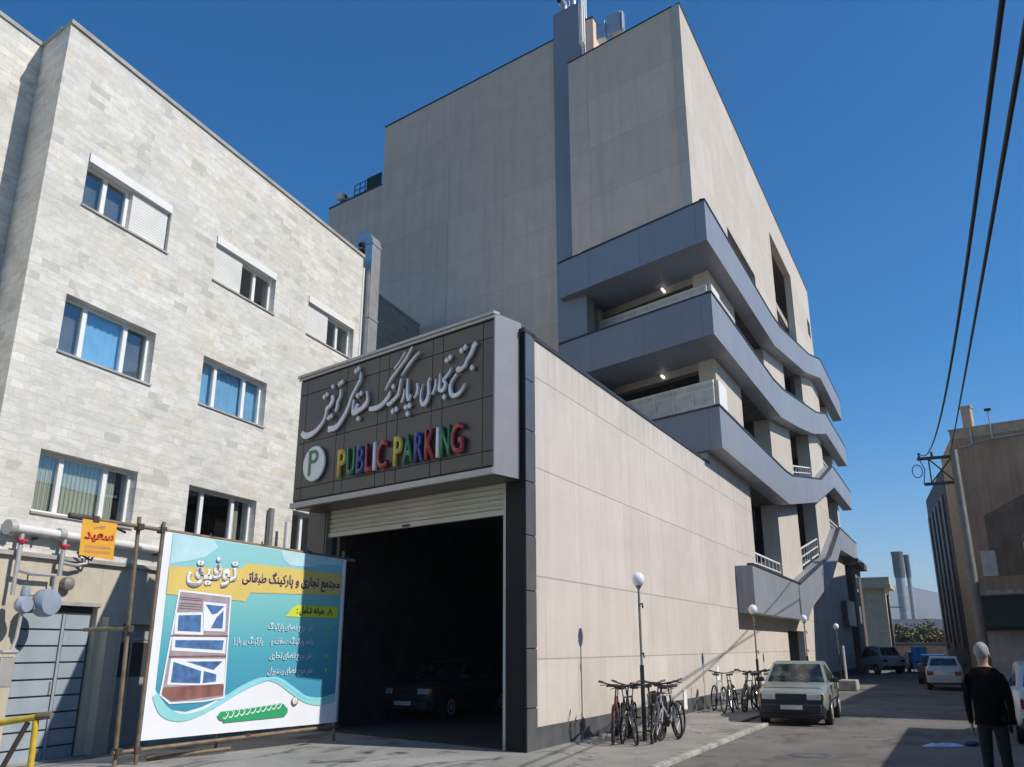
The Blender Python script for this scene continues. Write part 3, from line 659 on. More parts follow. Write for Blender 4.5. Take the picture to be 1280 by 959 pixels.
w = MB(); w.box(-6.16, .03, -.05, .06, 4.62, 4.74); w.build('bottom_trim', m['silver'], SG, bevel=.008)
w = MB(); w.box(.003, .04, -.02, .72, 4.62, 7.68); w.build('end_panel', m['end_grey'], SG)
w = MB(); w.box(-6.1, 0, .08, .72, 4.6, 4.655); w.build('sign_soffit', m['sign_panel'], SG)
STROKES = [[(-4.81, 6.99, .07), (-4.78, 6.89, .1), (-4.85, 6.78, .09), (-4.98, 6.71, .09), (-4.99, 6.62, .07), (-5.06, 6.46, .07), (-5.25, 6.31, .09), (-5.49, 6.22, .13), (-5.72, 6.22, .15), (-5.85, 6.31, .11)], [(-4.51, 7.07, .04), (-4.51, 6.92, .06), (-4.59, 6.81, .07), (-4.6, 6.69, .08), (-4.65, 6.59, .06)], [(-3.84, 7.33, .03), (-3.84, 7.16, .06), (-3.97, 7.0, .06), (-4.11, 6.82, .07), (-4.23, 6.58, .08), (-4.39, 6.38, .1), (-4.6, 6.23, .12), (-4.87, 6.23, .13)], [(-4.01, 6.74, .04), (-4.04, 6.58, .06), (-4.01, 6.44, .1), (-3.89, 6.46, .11), (-3.74, 6.5, .1), (-3.61, 6.57, .11), (-3.56, 6.66, .06), (-3.6, 6.85, .04)], [(-3.87, 6.62, .08), (-4.0, 6.44, .07)], [(-3.49, 6.44, .09), (-3.31, 6.42, .11), (-3.11, 6.45, .1), (-2.97, 6.53, .09), (-2.87, 6.62, .07), (-2.85, 6.7, .04)], [(-3.0, 6.75, .02), (-2.84, 6.95, .05), (-2.62, 7.12, .05), (-2.4, 7.29, .05), (-2.21, 7.52, .03)], [(-2.74, 7.16, .03), (-2.57, 7.29, .03), (-2.41, 7.46, .02)], [(-2.5, 6.96, .03), (-2.31, 7.14, .06), (-2.13, 7.27, .05), (-1.98, 7.36, .02)], [(-2.51, 6.9, .04), (-2.54, 6.73, .05), (-2.59, 6.57, .07), (-2.72, 6.49, .08), (-2.86, 6.42, .08), (-2.91, 6.47, .04)], [(-2.4, 6.66, .02), (-2.42, 6.51, .05), (-2.48, 6.39, .05)], [(-2.31, 6.86, .03), (-2.31, 6.69, .05), (-2.3, 6.51, .06), (-2.26, 6.4, .06), (-2.2, 6.51, .03)], [(-2.02, 6.7, .05), (-2.0, 6.6, .06), (-2.02, 6.49, .05), (-2.1, 6.41, .03)], [(-1.64, 6.74, .03), (-1.69, 6.65, .05), (-1.68, 6.54, .07), (-1.68, 6.4, .07), (-1.74, 6.27, .09), (-1.83, 6.23, .09), (-1.9, 6.35, .05), (-1.89, 6.5, .03), (-1.85, 6.66, .01)], [(-1.48, 6.68, .02), (-1.49, 6.52, .05), (-1.57, 6.38, .04)], [(-1.37, 6.77, .02), (-1.37, 6.59, .05), (-1.38, 6.44, .07), (-1.28, 6.42, .08), (-1.21, 6.53, .07), (-1.27, 6.62, .06), (-1.16, 6.69, .06), (-1.05, 6.82, .02)], [(-.91, 6.66, .05), (-1.03, 6.55, .05), (-1.08, 6.42, .08), (-1.02, 6.26, .09), (-.87, 6.25, .08), (-.75, 6.33, .05), (-.68, 6.43, .02)], [(-.91, 6.71, .07), (-.86, 6.74, .13), (-.79, 6.74, .08), (-.69, 6.79, .07), (-.64, 6.88, .06), (-.55, 6.97, .08), (-.5, 7.05, .08), (-.46, 7.12, .09), (-.4, 7.18, .1)]]
DOTS = [(-5.1, 7.01), (-5.0, 7.05), (-4.88, 6.49), (-4.79, 6.52), (-4.57, 7.2), (-4.48, 7.23), (-4.8, 7.19), (-4.01, 7.38), (-3.92, 7.42), (-3.9, 6.81), (-3.79, 6.84), (-3.84, 6.29), (-2.75, 6.78), (-2.73, 6.25), (-2.63, 6.28), (-2.34, 6.27), (-2.23, 6.28), (-2.28, 6.12), (-1.19, 7.0), (-1.1, 7.04), (-1.24, 6.27), (-.79, 7.11), (-.69, 7.15), (-.5, 6.7)]
WORDS = [(0, 2), (2, 5), (5, 10), (10, 12), (12, 13), (13, 16), (16, 18)]
for i, sk in enumerate(STROKES):
    w = MB(); d = .0015 * (i % 5); stroke(w, sk, -.035 - d, -.08 - d, wk=.95)
    for (dx, dz) in DOTS:      # every dot goes with its nearest stroke
        best = min(range(len(STROKES)), key=lambda q: min((px - dx) ** 2 + (pz - dz) ** 2 for px, pz, _ in STROKES[q]))
        if best == i: w.prism([(dx - .055, dz + .005), (dx - .005, dz - .062), (dx + .055, dz - .005), (dx + .005, dz + .062)], 'y', -.08 - d - .0007, -.035)
    w.build('persian_letter', m['silver_letter'], SG)
w = MB(); w.lathe([(.385, -.035), (.395, -.06), (.385, -.085)], 40, (-5.305, 0, 5.525), axis='y'); lg = w.build('logo_disc', m['l_white'], SG, smooth='auto')
w = MB(); w.box(-5.48, -5.40, -.098, -.087, 5.27, 5.83)
for k in range(12):
    a0, a1 = -math.pi / 2 + k * math.pi / 12, -math.pi / 2 + (k + 1) * math.pi / 12
    c = (-5.29, 5.68); ro, ri = .15, .075
    w.add([(c[0] + ri * math.cos(a0), y, c[1] + ri * math.sin(a0)) for y in (-.098, -.087)] + [(c[0] + ro * math.cos(a0), y, c[1] + ro * math.sin(a0)) for y in (-.098, -.087)] +
          [(c[0] + ri * math.cos(a1), y, c[1] + ri * math.sin(a1)) for y in (-.098, -.087)] + [(c[0] + ro * math.cos(a1), y, c[1] + ro * math.sin(a1)) for y in (-.098, -.087)],
          [(0, 2, 6, 4), (1, 5, 7, 3), (2, 3, 7, 6), (0, 4, 5, 1)])
w.box(-5.40, -5.285, -.097, -.087, 5.755, 5.829); w.box(-5.40, -5.285, -.097, -.087, 5.531, 5.605)
w.build('logo_letter', m['l_green'], lg)
for ch, a, b, c in (('P', -4.43, -4.17, 'yellow'), ('U', -4.12, -3.86, 'green'), ('B', -3.80, -3.56, 'blue'), ('L', -3.51, -3.30, 'red'), ('I', -3.26, -3.19, 'white'), ('C', -3.14, -2.83, 'red'),
                    ('P', -2.63, -2.39, 'yellow'), ('A', -2.36, -2.07, 'green'), ('R', -2.02, -1.77, 'blue'), ('K', -1.72, -1.45, 'red'), ('I', -1.40, -1.33, 'white'), ('N', -1.28, -1.04, 'green'), ('G', -1.0, -.68, 'red')):
    text('sign_letter', ch, a, b, 5.10, 5.69, -.03, m['l_' + c], SG, .07, .014)

# rooftop things
A = thing('rooftop_antenna', 'blue grey box antenna on a short mast at the top of the tower roof', 'antenna', S(16.3, 3.6, 26.15), STREET_RZ)
w = MB(); w.tube([(0, 0, 0), (0, 0, 2.1)], .06, 8); w.tube([(.5, -.5, 0), (0, 0, 1.3)], .03, 6); w.build('mast', m['galv'], A)
w = MB(); w.box(-.18, .18, -.5, .12, 1.3, 2.35); w.build('antenna_panel', m['meter'], A, bevel=.03)
w = MB(); w.box(-.24, .2, .2, .62, 1.15, 2.05); w.build('radio_unit', m['galv'], A, bevel=.03)
w = MB(); w.box(-.2, .1, -.62, -.53, 1.4, 2.3); w.build('back_plate', m['galv'], A, bevel=.02)
A = thing('roof_railing', 'dark railing panel standing on the lower roof left of the main facade', 'railing', S(18.9, 17.9, 25.05), math.atan2(4.19, .86) + STREET_RZ)
w = MB()
for i in range(6): w.tube([(i * .42, -.3, 0), (i * .42, -.3, .95)], .03, 6)
for z in (.3, .6, .93): w.tube([(-.02, -.3, z), (2.15, -.3, z)], .025, 6)
w.build('rail_frame', m['coping'], A)
w = MB(); w.box(0, 1.1, -.33, -.27, .1, 1.0); w.build('rail_screen', m['awning'], A)
A = thing('roof_unit', 'small white air unit on the lower roof edge beside the dark railing', 'air unit', S(19.5, 20.6, 25.1), STREET_RZ + R(90)); A.scale = (.75,) * 3
w = MB(); w.box(-.3, .3, -.5, .5, .1, .55); w.box(-.3, .3, -.45, -.35, 0, .1); w.box(-.3, .3, .35, .45, 0, .1); w.build('casing', m['pipe_white'], A, bevel=.02)
w = MB(); w.lathe([(.17, -.315), (.19, -.302)], 16, (0, .05, .33), axis='x'); w.build('fan_grille', m['black_plastic'], A)

# ================================================================ stone apartment building on the left
LB = thing('stone_building', 'three storey pale stone block building with white windows on the left', 'building', L0, L_RZ)
rows = ((8.8, 9.77), (6.2, 7.17), (3.64, 4.6)); cols = ((-6.6, -4.6), (-3.3, -1.26), (.04, 2.14))
holes = [(a, b, z0, z1) for z0, z1 in rows for a, b in cols]
w = MB(); w.wall(-7.37, 2.42, 3.0, 11.82, holes, 0, .35)
w.v = [(v[0] + (.105 if abs(v[0] + 7.37) < 1e-3 and v[1] > .2 else 0), v[1], v[2]) for v in w.v]; w.build('stone_wall', m['travertine'], LB)
w = MB(); w.prism([(-7.264, .353), (-7.079, .97), (-6.7, .97), (-6.9, .353)], 'z', 3.0, 11.82); w.box(-16, -7.0, .974, 1.3, -.2, 11.82); w.build('stone_wall', m['travertine'], LB)
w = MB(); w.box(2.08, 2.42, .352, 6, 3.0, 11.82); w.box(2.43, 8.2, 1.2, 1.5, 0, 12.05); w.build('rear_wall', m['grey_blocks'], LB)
w = MB(); w.prism([(-7.39, -.035), (2.45, -.035), (2.45, .3), (-7.29, .3)], 'z', 11.82, 11.9); w.prism([(-7.31, .302), (-7.11, .98), (-6.8, .98), (-6.95, .302)], 'z', 11.82, 11.9); w.box(-16, -7.0, .945, 1.3, 11.822, 11.9); w.box(2.5, 8.2, 1.17, 1.5, 12.05, 12.12)
w.build('coping', m['coping_stone'], LB)
w = MB(); w.box(-7, 2.0, 1.6, 1.7, 3.0, 11.5); w.box(-7, 2.0, .4, 1.6, 11.4, 11.5); w.box(-7, 2, .4, 1.6, 5.2, 5.3); w.box(-7, 2, .4, 1.6, 7.8, 7.9); w.box(-16, 4, 6, 6.2, 0, 11.6)
w.build('inner_wall', m['room'], LB)
w = MB(); w.wall(-7.37, 2.3, -.2, 2.965, [(-6.45, -5.05, -.3, 2.3), (-4.62, -3.55, -.3, 2.05)], .02, .34); w.build('ground_floor_wall', m['stucco'], LB)
w = MB(); w.box(-7.39, 2.3, -.05, .34, 2.967, 3.03); w.build('ledge', m['coping_stone'], LB)
w = MB(); w.prism([(-7.264, .345), (-7.079, .97), (-6.7, .97), (-6.9, .345)], 'z', -.2, 2.96); w.build('ground_floor_wall', m['stucco'], LB)
def window(x0, x1, z0, z1, kinds, splits=(0, .27, .72, 1), box_=False):
    w = MB(); t = .055; y0, y1 = .15, .21
    zt = z1 - (.16 if box_ else .0)
    w.box(x0, x1, y0, y1, z0, z0 + t); w.box(x0, x1, y0, y1, zt - t, zt); w.box(x0, x0 + t, y0, y1, z0 + t, zt - t); w.box(x1 - t, x1, y0, y1, z0 + t, zt - t)
    xs = [x0 + (x1 - x0) * s for s in splits]
    for x in xs[1:-1]: w.box(x - .045, x + .045, y0 - .004, y1, z0 + t, zt - t)
    f = w.build('window', m['white_frame'], LB)
    w = MB(); w.box(x0 - .02, x1 + .02, -.03, .149, z0 - .035, z0 - .001); w.build('sill', m['coping_stone'], f)
    if box_:
        w = MB(); w.box(x0 + .01, x1 - .01, -.02, .22, zt + .002, z1 - .003); w.build('shutter_box', m['white_frame'], f)
    for i, kd in enumerate(kinds):
        a, b = xs[i] + (.055 if i == 0 else .045), xs[i + 1] - (.055 if i == len(kinds) - 1 else .045)
        if kd == 'shutter':
            w = MB(); w.box(xs[i] + .03, xs[i + 1] - .03, .06, .13, z0 + .01, zt); w.build('roller_shutter', m['white_slat'], f); continue
        w = MB(); w.box(a, b, .175, .183, z0 + t, zt - t); w.build('pane', m['glass'], f)
        if kd == 'net':
            w = MB(); w.box(a - .05, b + .2, .285, .29, z0, zt); w.build('net_curtain', m['net'], f)  # added grey sheet behind the glass, standing in for a hazy grey reflection
        if kd == 'blue':
            w = MB(); n_ = 14
            for q in range(n_): xa_, xb_ = a - .05 + (b - a + .2) * q / n_, a - .05 + (b - a + .2) * (q + 1) / n_; yy = .265 + .02 * (q % 2); y2 = .265 + .02 * ((q + 1) % 2); w.quad((xa_, yy, z0), (xb_, y2, z0), (xb_, y2, zt), (xa_, yy, zt))
            w.build('curtain', m['blue_curtain'], f)
        if kd in ('blind', 'halfblind'):
            bb = b if kd == 'blind' else a + (b - a) * .6
            w = MB(); n_ = max(2, int((bb - a + .14) / .085)); a2 = a - .05
            for q in range(n_): xq = a2 + q * .085; w.quad((xq, .262, z0), (xq + .08, .275, z0), (xq + .08, .275, zt), (xq, .262, zt)); w.quad((xq + .08, .275, z0), (xq + .085, .262, z0), (xq + .085, .262, zt), (xq + .08, .275, zt))
            w.build('blind', m['blind'], f)
    return f
window(-6.6, -4.6, *rows[0], ('net', 'net', 'shutter'), (0, .27, .53, 1), True)
window(-3.3, -1.26, *rows[0], ('shutter', 'plain', 'plain'), (0, .47, .72, 1), True)
window(.04, 2.14, *rows[0], ('shutter', 'plain', 'plain'), (0, .47, .72, 1), True)
window(-6.6, -4.6, *rows[1], ('net', 'blue', 'net')); window(-3.3, -1.26, *rows[1], ('blue', 'blue', 'blue')); window(.04, 2.14, *rows[1], ('plain', 'plain', 'plain'))
window(-6.6, -4.6, *rows[2], ('blind', 'blind', 'halfblind')); window(-3.3, -1.26, *rows[2], ('plain', 'plain', 'halfblind')); window(.04, 2.14, *rows[2], ('plain', 'plain', 'plain'))
# ground floor doors
w = MB(); w.box(-6.44, -5.06, .12, .2, -.1, 2.29); d = w.build('steel_door', m['door_dark'], LB)
w = MB()
for i in range(9):
    for a, b in ((-6.40, -5.66), (-5.58, -5.11)): w.box(a, b, .095, .12, .03 + i * .24, .03 + i * .24 + .215)
w.box(-5.645, -5.595, .085, .118, .02, 2.17); w.build('door_panel', m['steel_door'], d, bevel=.006)
w = MB(); w.box(-5.72, -5.69, .06, .094, 1.0, 1.18); w.build('handle', m['silver'], d)
w = MB(); w.box(-6.5, -5.0, .0, .1, 2.3, 2.36); w.build('door_lintel', m['coping_stone'], LB)
w = MB(); w.box(-4.61, -3.56, .14, .2, -.1, 2.04); d = w.build('grey_door', m['cabinet_grey'], LB)
w = MB(); w.box(-4.52, -4.15, .128, .142, 1.2, 1.75); w.box(-4.08, -3.7, .128, .142, 1.2, 1.75); w.build('door_glass', m['room'], d)
w = MB(); w.box(-4.135, -4.105, .125, .14, 0, 2.0); w.box(-4.6, -3.57, .125, .14, 1.80, 1.83); w.build('door_trim', m['pipe_silver'], d)
w = MB(); w.box(-4.95, -4.64, -.14, .02, -.1, 2.15); w.build('door_pier', m['stucco'], LB)
# wall vent
A = thing('wall_vent', 'small round metal vent cap on the cream render above the steel door', 'vent', L0, L_RZ)
w = MB(); w.lathe([(.10, .018), (.10, -.09), (.05, -.13)], 16, (-5.78, 0, 2.62), axis='y'); w.build('vent_cap', m['post'], A, smooth='auto')

# gas pipework
A = thing('gas_pipe', 'fat white gas pipe with red valves running along the stone wall at the far left', 'pipe', L0, L_RZ)
w = MB(); w.tube([(-6.95, -.12, 3.34), (-3.0, -.12, 3.30)], .065, 14); w.build('main_pipe', m['pipe_white'], A, smooth='auto')
w = MB(); w.lathe([(.11, -7.05), (.12, -6.96), (.09, -6.92)], 14, (0, -.12, 3.34), axis='x'); w.build('flange', m['pipe_silver'], A, smooth='auto'); w = MB(); w.lathe([(.09, -6.16), (.095, -6.06)], 14, (0, -.12, 3.34), axis='x'); w.build('flange', m['pipe_silver'], A, smooth='auto')
for x in (-6.78, -6.02):
    w = MB(); w.tube([(x, -.12, 3.27), (x, -.12, 2.72)], .035, 8); w.build('riser', m['pipe_silver'], A, smooth='auto')
    w = MB(); w.tube([(x - .09, -.16, 3.17), (x + .065, -.16, 3.17)], .026, 8); w.sphere((x, -.14, 3.15), .042, 10, 6); w.build('valve', m['valve'], A)
w = MB(); w.tube([(-6.78, -.12, 2.76), (-6.55, -.12, 2.72), (-6.1, -.12, 2.72), (-6.1, -.12, 2.45), (-6.5, -.12, 2.42)], .03, 8); w.tube([(-6.78, -.12, 2.74), (-6.78, -.12, 2.4)], .03, 8)
w.tube([(-6.45, -.12, 2.72), (-6.45, 0, 2.72)], .015, 6); w.tube([(-5.6, -.12, 3.22), (-5.55, -.12, 2.95), (-5.75, -.12, 2.9), (-6.0, -.12, 2.92)], .028, 8); w.build('branch_pipe', m['pipe_silver'], A, smooth='auto')
w = MB()
for x in (-6.5, -5.3, -4.0): w.box(x - .02, x + .02, -.14, .05, 3.22, 3.25)
w.build('bracket', m['tube_dark'], A)
w = MB(); w.tube([(-5.5, -.12, 3.3), (-5.15, -.22, 3.55), (-4.95, -.24, 3.5)], .022, 6); w.tube([(-5.75, -.12, 3.1), (-5.5, -.16, 3.0), (-5.35, -.2, 3.35)], .02, 6); w.build('hose', m['black_plastic'], A)
A = thing('gas_meter', 'grey blue gas regulator with a round drum hanging below the white gas pipe', 'gas meter', L0, L_RZ)
w = MB(); w.lathe([(.05, -.52), (.17, -.5), (.2, -.42), (.2, -.32), (.14, -.24), (.05, -.22)], 22, (-6.42, 0, 2.3), axis='y'); w.build('drum', m['meter'], A, smooth='auto')
w = MB(); w.box(-6.62, -6.44, -.4, -.3, 2.2, 2.34); w.lathe([(.1, -.45), (.13, -.38), (.1, -.3)], 16, (-6.78, 0, 2.26), axis='y'); w.lathe([(.05, 0), (.07, .04), (.05, .16)], 12, (-6.78, -.37, 2.36)); w.build('regulator', m['meter'], A, smooth='auto')
w = MB(); w.tube([(-6.78, -.36, 2.16), (-6.8, -.36, 1.8), (-6.85, -.36, 1.62)], .025, 8); w.tube([(-7.0, -.36, 1.62), (-6.75, -.36, 1.62)], .03, 8); w.build('outlet_pipe', m['pipe_silver'], A, smooth='auto')
w = MB(); w.box(-6.95, -6.72, -.32, -.12, 1.15, 1.55); w.build('meter_box', m['pipe_silver'], A, bevel=.015)
# ventilation duct at the far corner of the stone building
A = thing('ventilation_duct', 'galvanised square ventilation duct with a hooded elbow rising past the stone roof corner', 'duct', L0, L_RZ)
w = MB(); w.box(2.74, 3.2, -.08, .16, 3.0, 12.42); w.build('duct_shaft', m['galv'], A, bevel=.008)
w = MB(); n = 14
ring = [(.21 - .29 * math.cos(math.pi * i / n), 12.424 + .36 * math.sin(math.pi * i / n)) for i in range(n + 1)]
inn = [(.21 - .05 * math.cos(math.pi * i / n), 12.424 + .06 * math.sin(math.pi * i / n)) for i in range(n + 1)]
w.prism(ring + [(.5, 12.3), (.26, 12.3)] + inn[::-1], 'x', 2.73, 3.21); w.build('duct_elbow', m['galv'], A)
w = MB(); w.box(2.77, 3.17, .28, .48, 12.288, 12.297); w.lathe([(.075, 2.718), (.075, 2.728)], 16, (0, .30, 12.40), axis='x'); w.build('duct_mouth', m['galv_dark'], A)
w = MB()
for z in (4.5, 6.5, 8.5, 10.2, 12.4): w.box(2.72, 3.22, -.1, .18, z - .015, z + .015)
w.build('duct_flange', m['pipe_silver'], A)
w = MB(); w.tube([(2.6, .1, 3.0), (2.6, .1, 11.6)], .05, 8); w.build('side_pipe', m['pipe_white'], A, smooth='auto')
A = thing('rain_pipe', 'white rain pipe standing between the stone wall and the dark entrance pillar', 'pipe', L0, L_RZ)
w = MB(); w.tube([(-.48, -.25, -.1), (-.48, -.25, 4.25)], .055, 10); w.build('rain_tube', m['pipe_white'], A, smooth='auto')
w = MB(); w.box(-.9, -.78, -.12, -.04, -.1, 4.5); w.build('cable_duct', m['post'], A)

# ================================================================ banner and scaffold
BN = thing('banner', 'large teal and yellow Persian advertising banner stretched in front of the garage entrance', 'banner', BAN0, BAN_RZ)
grow(BN)
def wob(x, z): return .022 * math.sin(x * 2.1 + .6) * math.sin(z * 1.9)
def sheet(name, mat, outline, y, parent):
    """printed area: a thin sheet cut to an outline (convex or simple), lying y in front of the cloth"""
    w = MB(); w.prism(outline, 'y', y, y + .0015); return w.build(name, mat, parent)
w = MB(); w.prism([(-.03, .33), (3.98, .33), (4.01, 3.33), (-.03, 3.47)], 'y', 0, .012); cloth = w.build('cloth', m['banner_white'], BN)
w = MB(); w.box(3.975, 4.03, .005, .03, .33, 3.33); w.build('side_hem', m['pipe_silver'], BN)
top = [(.11, 3.455), (3.92, 3.325)]
wave = [(3.92, .80), (3.57, .75), (3.25, .79), (2.95, .92), (2.7, 1.05), (2.45, 1.13), (2.2, 1.15), (1.95, 1.10), (1.6, .98), (1.3, .86), (1.0, .76), (.7, .70), (.45, .74), (.25, .86), (.12, 1.06)]
sheet('teal_field', m['teal'], top + wave, -.004, BN)
sheet('cloud_print', m['sky_print'], [(.12, 3.44), (.9, 3.42), (1.0, 3.3), (.75, 3.12), (.5, 3.05), (.12, 2.97)], -.008, BN)
sheet('cloud_print', m['sky_print'], [(2.35, 3.37), (3.9, 3.32), (3.9, 3.22), (3.3, 3.19), (3.1, 3.12), (2.6, 3.12), (2.45, 3.2)], -.008, BN)
def ribbon_line(name, pts, wd, y, mat):
    w = MB(); stroke(w, [(x, z, wd_) for (x, z), wd_ in zip(pts, wd)], y, y + .002); w.build(name, mat, BN)
ribbon_line('wave_line', [(.12, .98), (.3, .74), (.6, .62), (.95, .66), (1.3, .80), (1.75, 1.03), (2.15, 1.15), (2.5, 1.10), (2.85, .92), (3.2, .77), (3.55, .72), (3.92, .77)], [.10, .16, .12, .08, .07, .06, .055, .06, .08, .12, .14, .16], -.010, m['pale_teal'])
ribbon_line('wave_line', [(1.2, .72), (1.7, .97), (2.15, 1.12), (2.5, 1.15), (2.85, .98), (3.2, .8), (3.45, .78)], [.02, .05, .05, .05, .06, .05, .02], -.014, m['pale_blue'])
sheet('yellow_ribbon', m['ribbon'], [(.11, 2.93), (1.5, 2.98), (1.63, 3.09), (3.92, 3.04), (3.92, 2.64), (1.75, 2.59), (1.65, 2.44), (.11, 2.49)], -.012, BN)
text('title_text', persian('توفیق'), .44, 1.43, 2.62, 3.14, -.020, m['banner_white'], BN, .004, .035)
text('title_shadow', persian('توفیق'), .455, 1.445, 2.605, 3.125, -.0135, m['print_brown'], BN, .0, .035)
text('title_text', persian('مجتمع تجاری و پارکینگ طبقاتی'), 1.55, 3.86, 2.68, 2.97, -.016, m['navy'], BN, .002, .02)
sheet('lime_tag', m['lime'], [(2.58, 2.21), (2.74, 2.38), (2.85, 2.42), (3.86, 2.42), (3.86, 2.21)], -.012, BN)
text('tag_text', persian('طبقه شامل :'), 2.83, 3.5, 2.235, 2.40, -.016, m['ink'], BN, .002, .015)
text('tag_number', '\u0668', 3.58, 3.72, 2.25, 2.38, -.016, m['print_red'], BN, .002, .02)
for s_, a, b, z in ((persian('متر مربع فضای پارکینگ'), 2.2, 3.28, 1.93), (persian('واحد پارکینگ مسقف و'), 2.28, 3.28, 1.69), (persian('پارکینگ رو باز )'), 1.48, 2.1, 1.69), (persian('متر مربع فضای تجاری'), 2.28, 3.28, 1.43), (persian('متر مربع فضای رستوران'), 2.26, 3.30, 1.17)):
    text('list_text', s_, a, b, z, z + .17, -.016, m['banner_white'], BN, .002, .012)
for z in (2.02, 1.52, 1.27): sheet('list_marker', m['lime'], [(3.60, z + .05), (3.68, z), (3.60, z - .05), (3.62, z)], -.012, BN)
ph = sheet('building_print', m['print_grey'], [(.36, 2.54), (1.33, 2.49), (1.38, .9), (1.0, .86), (.4, .86), (.22, .98), (.24, 1.1)], -.018, BN)
sheet('print_border', m['banner_white'], [(.33, 2.57), (1.36, 2.52), (1.41, .87), (1.0, .83), (.38, .83), (.19, .97), (.21, 1.12)], -.0148, BN)
for q, mt in (([(.81, 2.40), (1.27, 2.38), (1.29, 1.93), (.85, 1.94)], 'banner_white'), ([(.31, 2.21), (.84, 2.23), (.87, 1.87), (.33, 1.88)], 'banner_white'), ([(.30, 1.84), (1.33, 1.84), (1.33, 1.58), (.31, 1.63)], 'banner_white'),
              ([(.32, 1.51), (1.35, 1.49), (1.37, 1.07), (.30, 1.12)], 'banner_white'), ([(.24, 1.08), (1.36, 1.10), (1.37, .92), (.42, .87), (.24, .96)], 'print_brown')):
    sheet('print_frame', m[mt], q, -.0205, ph)
for q in ([(.86, 2.355), (1.0, 2.2), (1.09, 2.22), (1.23, 2.34)], [(1.0, 1.98), (1.23, 1.98), (1.22, 2.27), (1.1, 2.16)], [(.37, 2.17), (.79, 2.19), (.81, 1.92), (.38, 1.93)], [(.36, 1.79), (1.28, 1.79), (1.27, 1.63), (.37, 1.68)],
          [(.37, 1.46), (.90, 1.31), (.90, 1.12), (.36, 1.15)], [(.95, 1.31), (1.2, 1.25), (1.2, 1.14), (.95, 1.12)], [(.6, 1.46), (1.30, 1.455), (1.13, 1.32)]):
    sheet('print_pane', m['print_blue'], q, -.0230, ph)
for z in (2.46, 2.43, 2.37, 2.33, 2.29): sheet('print_line', m['print_brown'], [(.37, z), (.79, z - .015), (.79, z - .025), (.37, z - .01)], -.0228, ph)
for z in (1.87, 1.55): sheet('print_line', m['print_brown'], [(.28, z), (1.36, z), (1.36, z - .025), (.28, z - .025)], -.0228, ph)
sheet('green_cartouche', m['print_green'], [(1.30, .60), (1.36, .665), (1.42, .665), (2.68, .72), (2.70, .69), (2.78, .63), (2.78, .57), (2.72, .51), (2.66, .505), (1.44, .49), (1.42, .52), (1.35, .54)], -.018, BN)
w = MB(); rr = random.Random(3)
for i in range(11):
    x = 1.46 + i * .112; z = .59 + .0033 * i * 3
    stroke(w, [(x + .05, z + .06 + .02 * rr.random(), .012), (x + .04, z + .01, .018), (x - .005, z - .035, .02), (x - .05, z - .03 + .02 * rr.random(), .012)], -.0205 - .0008 * (i % 3), -.0185)
    w.prism([(x, z + .055), (x + .012, z + .043), (x + .024, z + .055), (x + .012, z + .067)], 'y', -.0232, -.0185)
w.build('cartouche_script', m['banner_white'], BN)
w = MB(); w.lathe([(.075, -.014), (.075, -.018)], 20, (2.93, 0, .745), axis='y'); e_ = w.build('emblem', m['print_brown'], BN)
w = MB(); w.lathe([(.055, -.0185), (.055, -.0205)], 20, (2.93, 0, .76), axis='y'); w.build('emblem_face', m['banner_white'], e_)
w = MB(); w.box(2.925, 2.935, -.023, -.021, .72, .80); w.box(2.90, 2.96, -.023, -.021, .735, .745); w.build('emblem_mark', m['ribbon'], e_)
SF = thing('scaffold', 'rusty scaffold tube frame carrying the teal banner', 'scaffold', BAN0, BAN_RZ)
grow(SF)
for a, b in (((-1.55, .06, 3.545), (4.3, .06, 3.34)), ((-.42, .06, .19), (4.1, .06, .26)), ((-.45, .1, 3.66), (-.34, .1, -.3)), ((-.045, .04, 3.62), (-.045, .04, -.06)), ((4.04, .1, 3.5), (4.04, .1, -.06)), ((-.44, .1, 1.95), (-.42, 1.3, 1.95)), ((.3, .3, .03), (1.7, .1, .07)), ((2.0, .1, 3.42), (2.0, .9, -.06))):
    w = MB(); w.tube([a, b], .032, 10); w.build('scaffold_tube', m['tube'], SF, smooth='auto')
for x, z in ((-1.2, 3.53), (-.45, 3.5), (-.045, 3.49), (.9, 3.44), (2.0, 3.41), (3.1, 3.375), (4.04, 3.35), (-.35, .2), (-.045, .2), (2.0, .23), (4.04, .26), (-.41, 1.95)):
    w = MB(); w.box(x - .05, x + .05, -.0 if x < 0 else .03, .14, z - .05, z + .05); w.tube([(x, .1, z), (x, .1, z + .1)], .016, 6); w.build('coupler', m['tube_dark'], SF, bevel=.01)
w = MB(); w.tube([(-1.6, .06, 3.547), (-1.15, .06, 3.531)], .044, 10); w.build('tube_sleeve', m['tube_dark'], SF, smooth='auto')
OP = thing('orange_poster', 'small orange poster with red Persian lettering hung from the scaffold tube', 'poster', BAN0, BAN_RZ)
grow(OP)
w = MB(); w.prism([(-1.41, 3.515), (-.86, 3.50), (-.85, 2.95), (-1.39, 2.985)], 'y', .01, .016); w.build('poster_sheet', m['orange'], OP)
text('poster_text', persian('سعید'), -1.35, -.89, 3.19, 3.34, .006, m['print_red'], OP, .002, .03)
text('poster_text', persian('آژانس'), -1.22, -1.05, 3.39, 3.45, .006, m['poster_blue'], OP, .002, .0)
for z in (3.10, 3.03):
    w = MB()
    for i in range(11):
        x = -1.31 + i * .037; w.box(x, x + .022, .005, .009, z, z + .04)
    w.build('faded_number', m['poster_pink'], OP)
YB = thing('yellow_barrier', 'bent yellow tubular barrier at the lower left edge', 'barrier', (-4.66, 9.0, 0), R(175))
w = MB(); w.tube([(.02, 0, 1.03), (.45, 0, .965), (1.6, 0, .86)], .032, 10); w.build('top_rail', m['yellow_paint'], YB, smooth='auto')
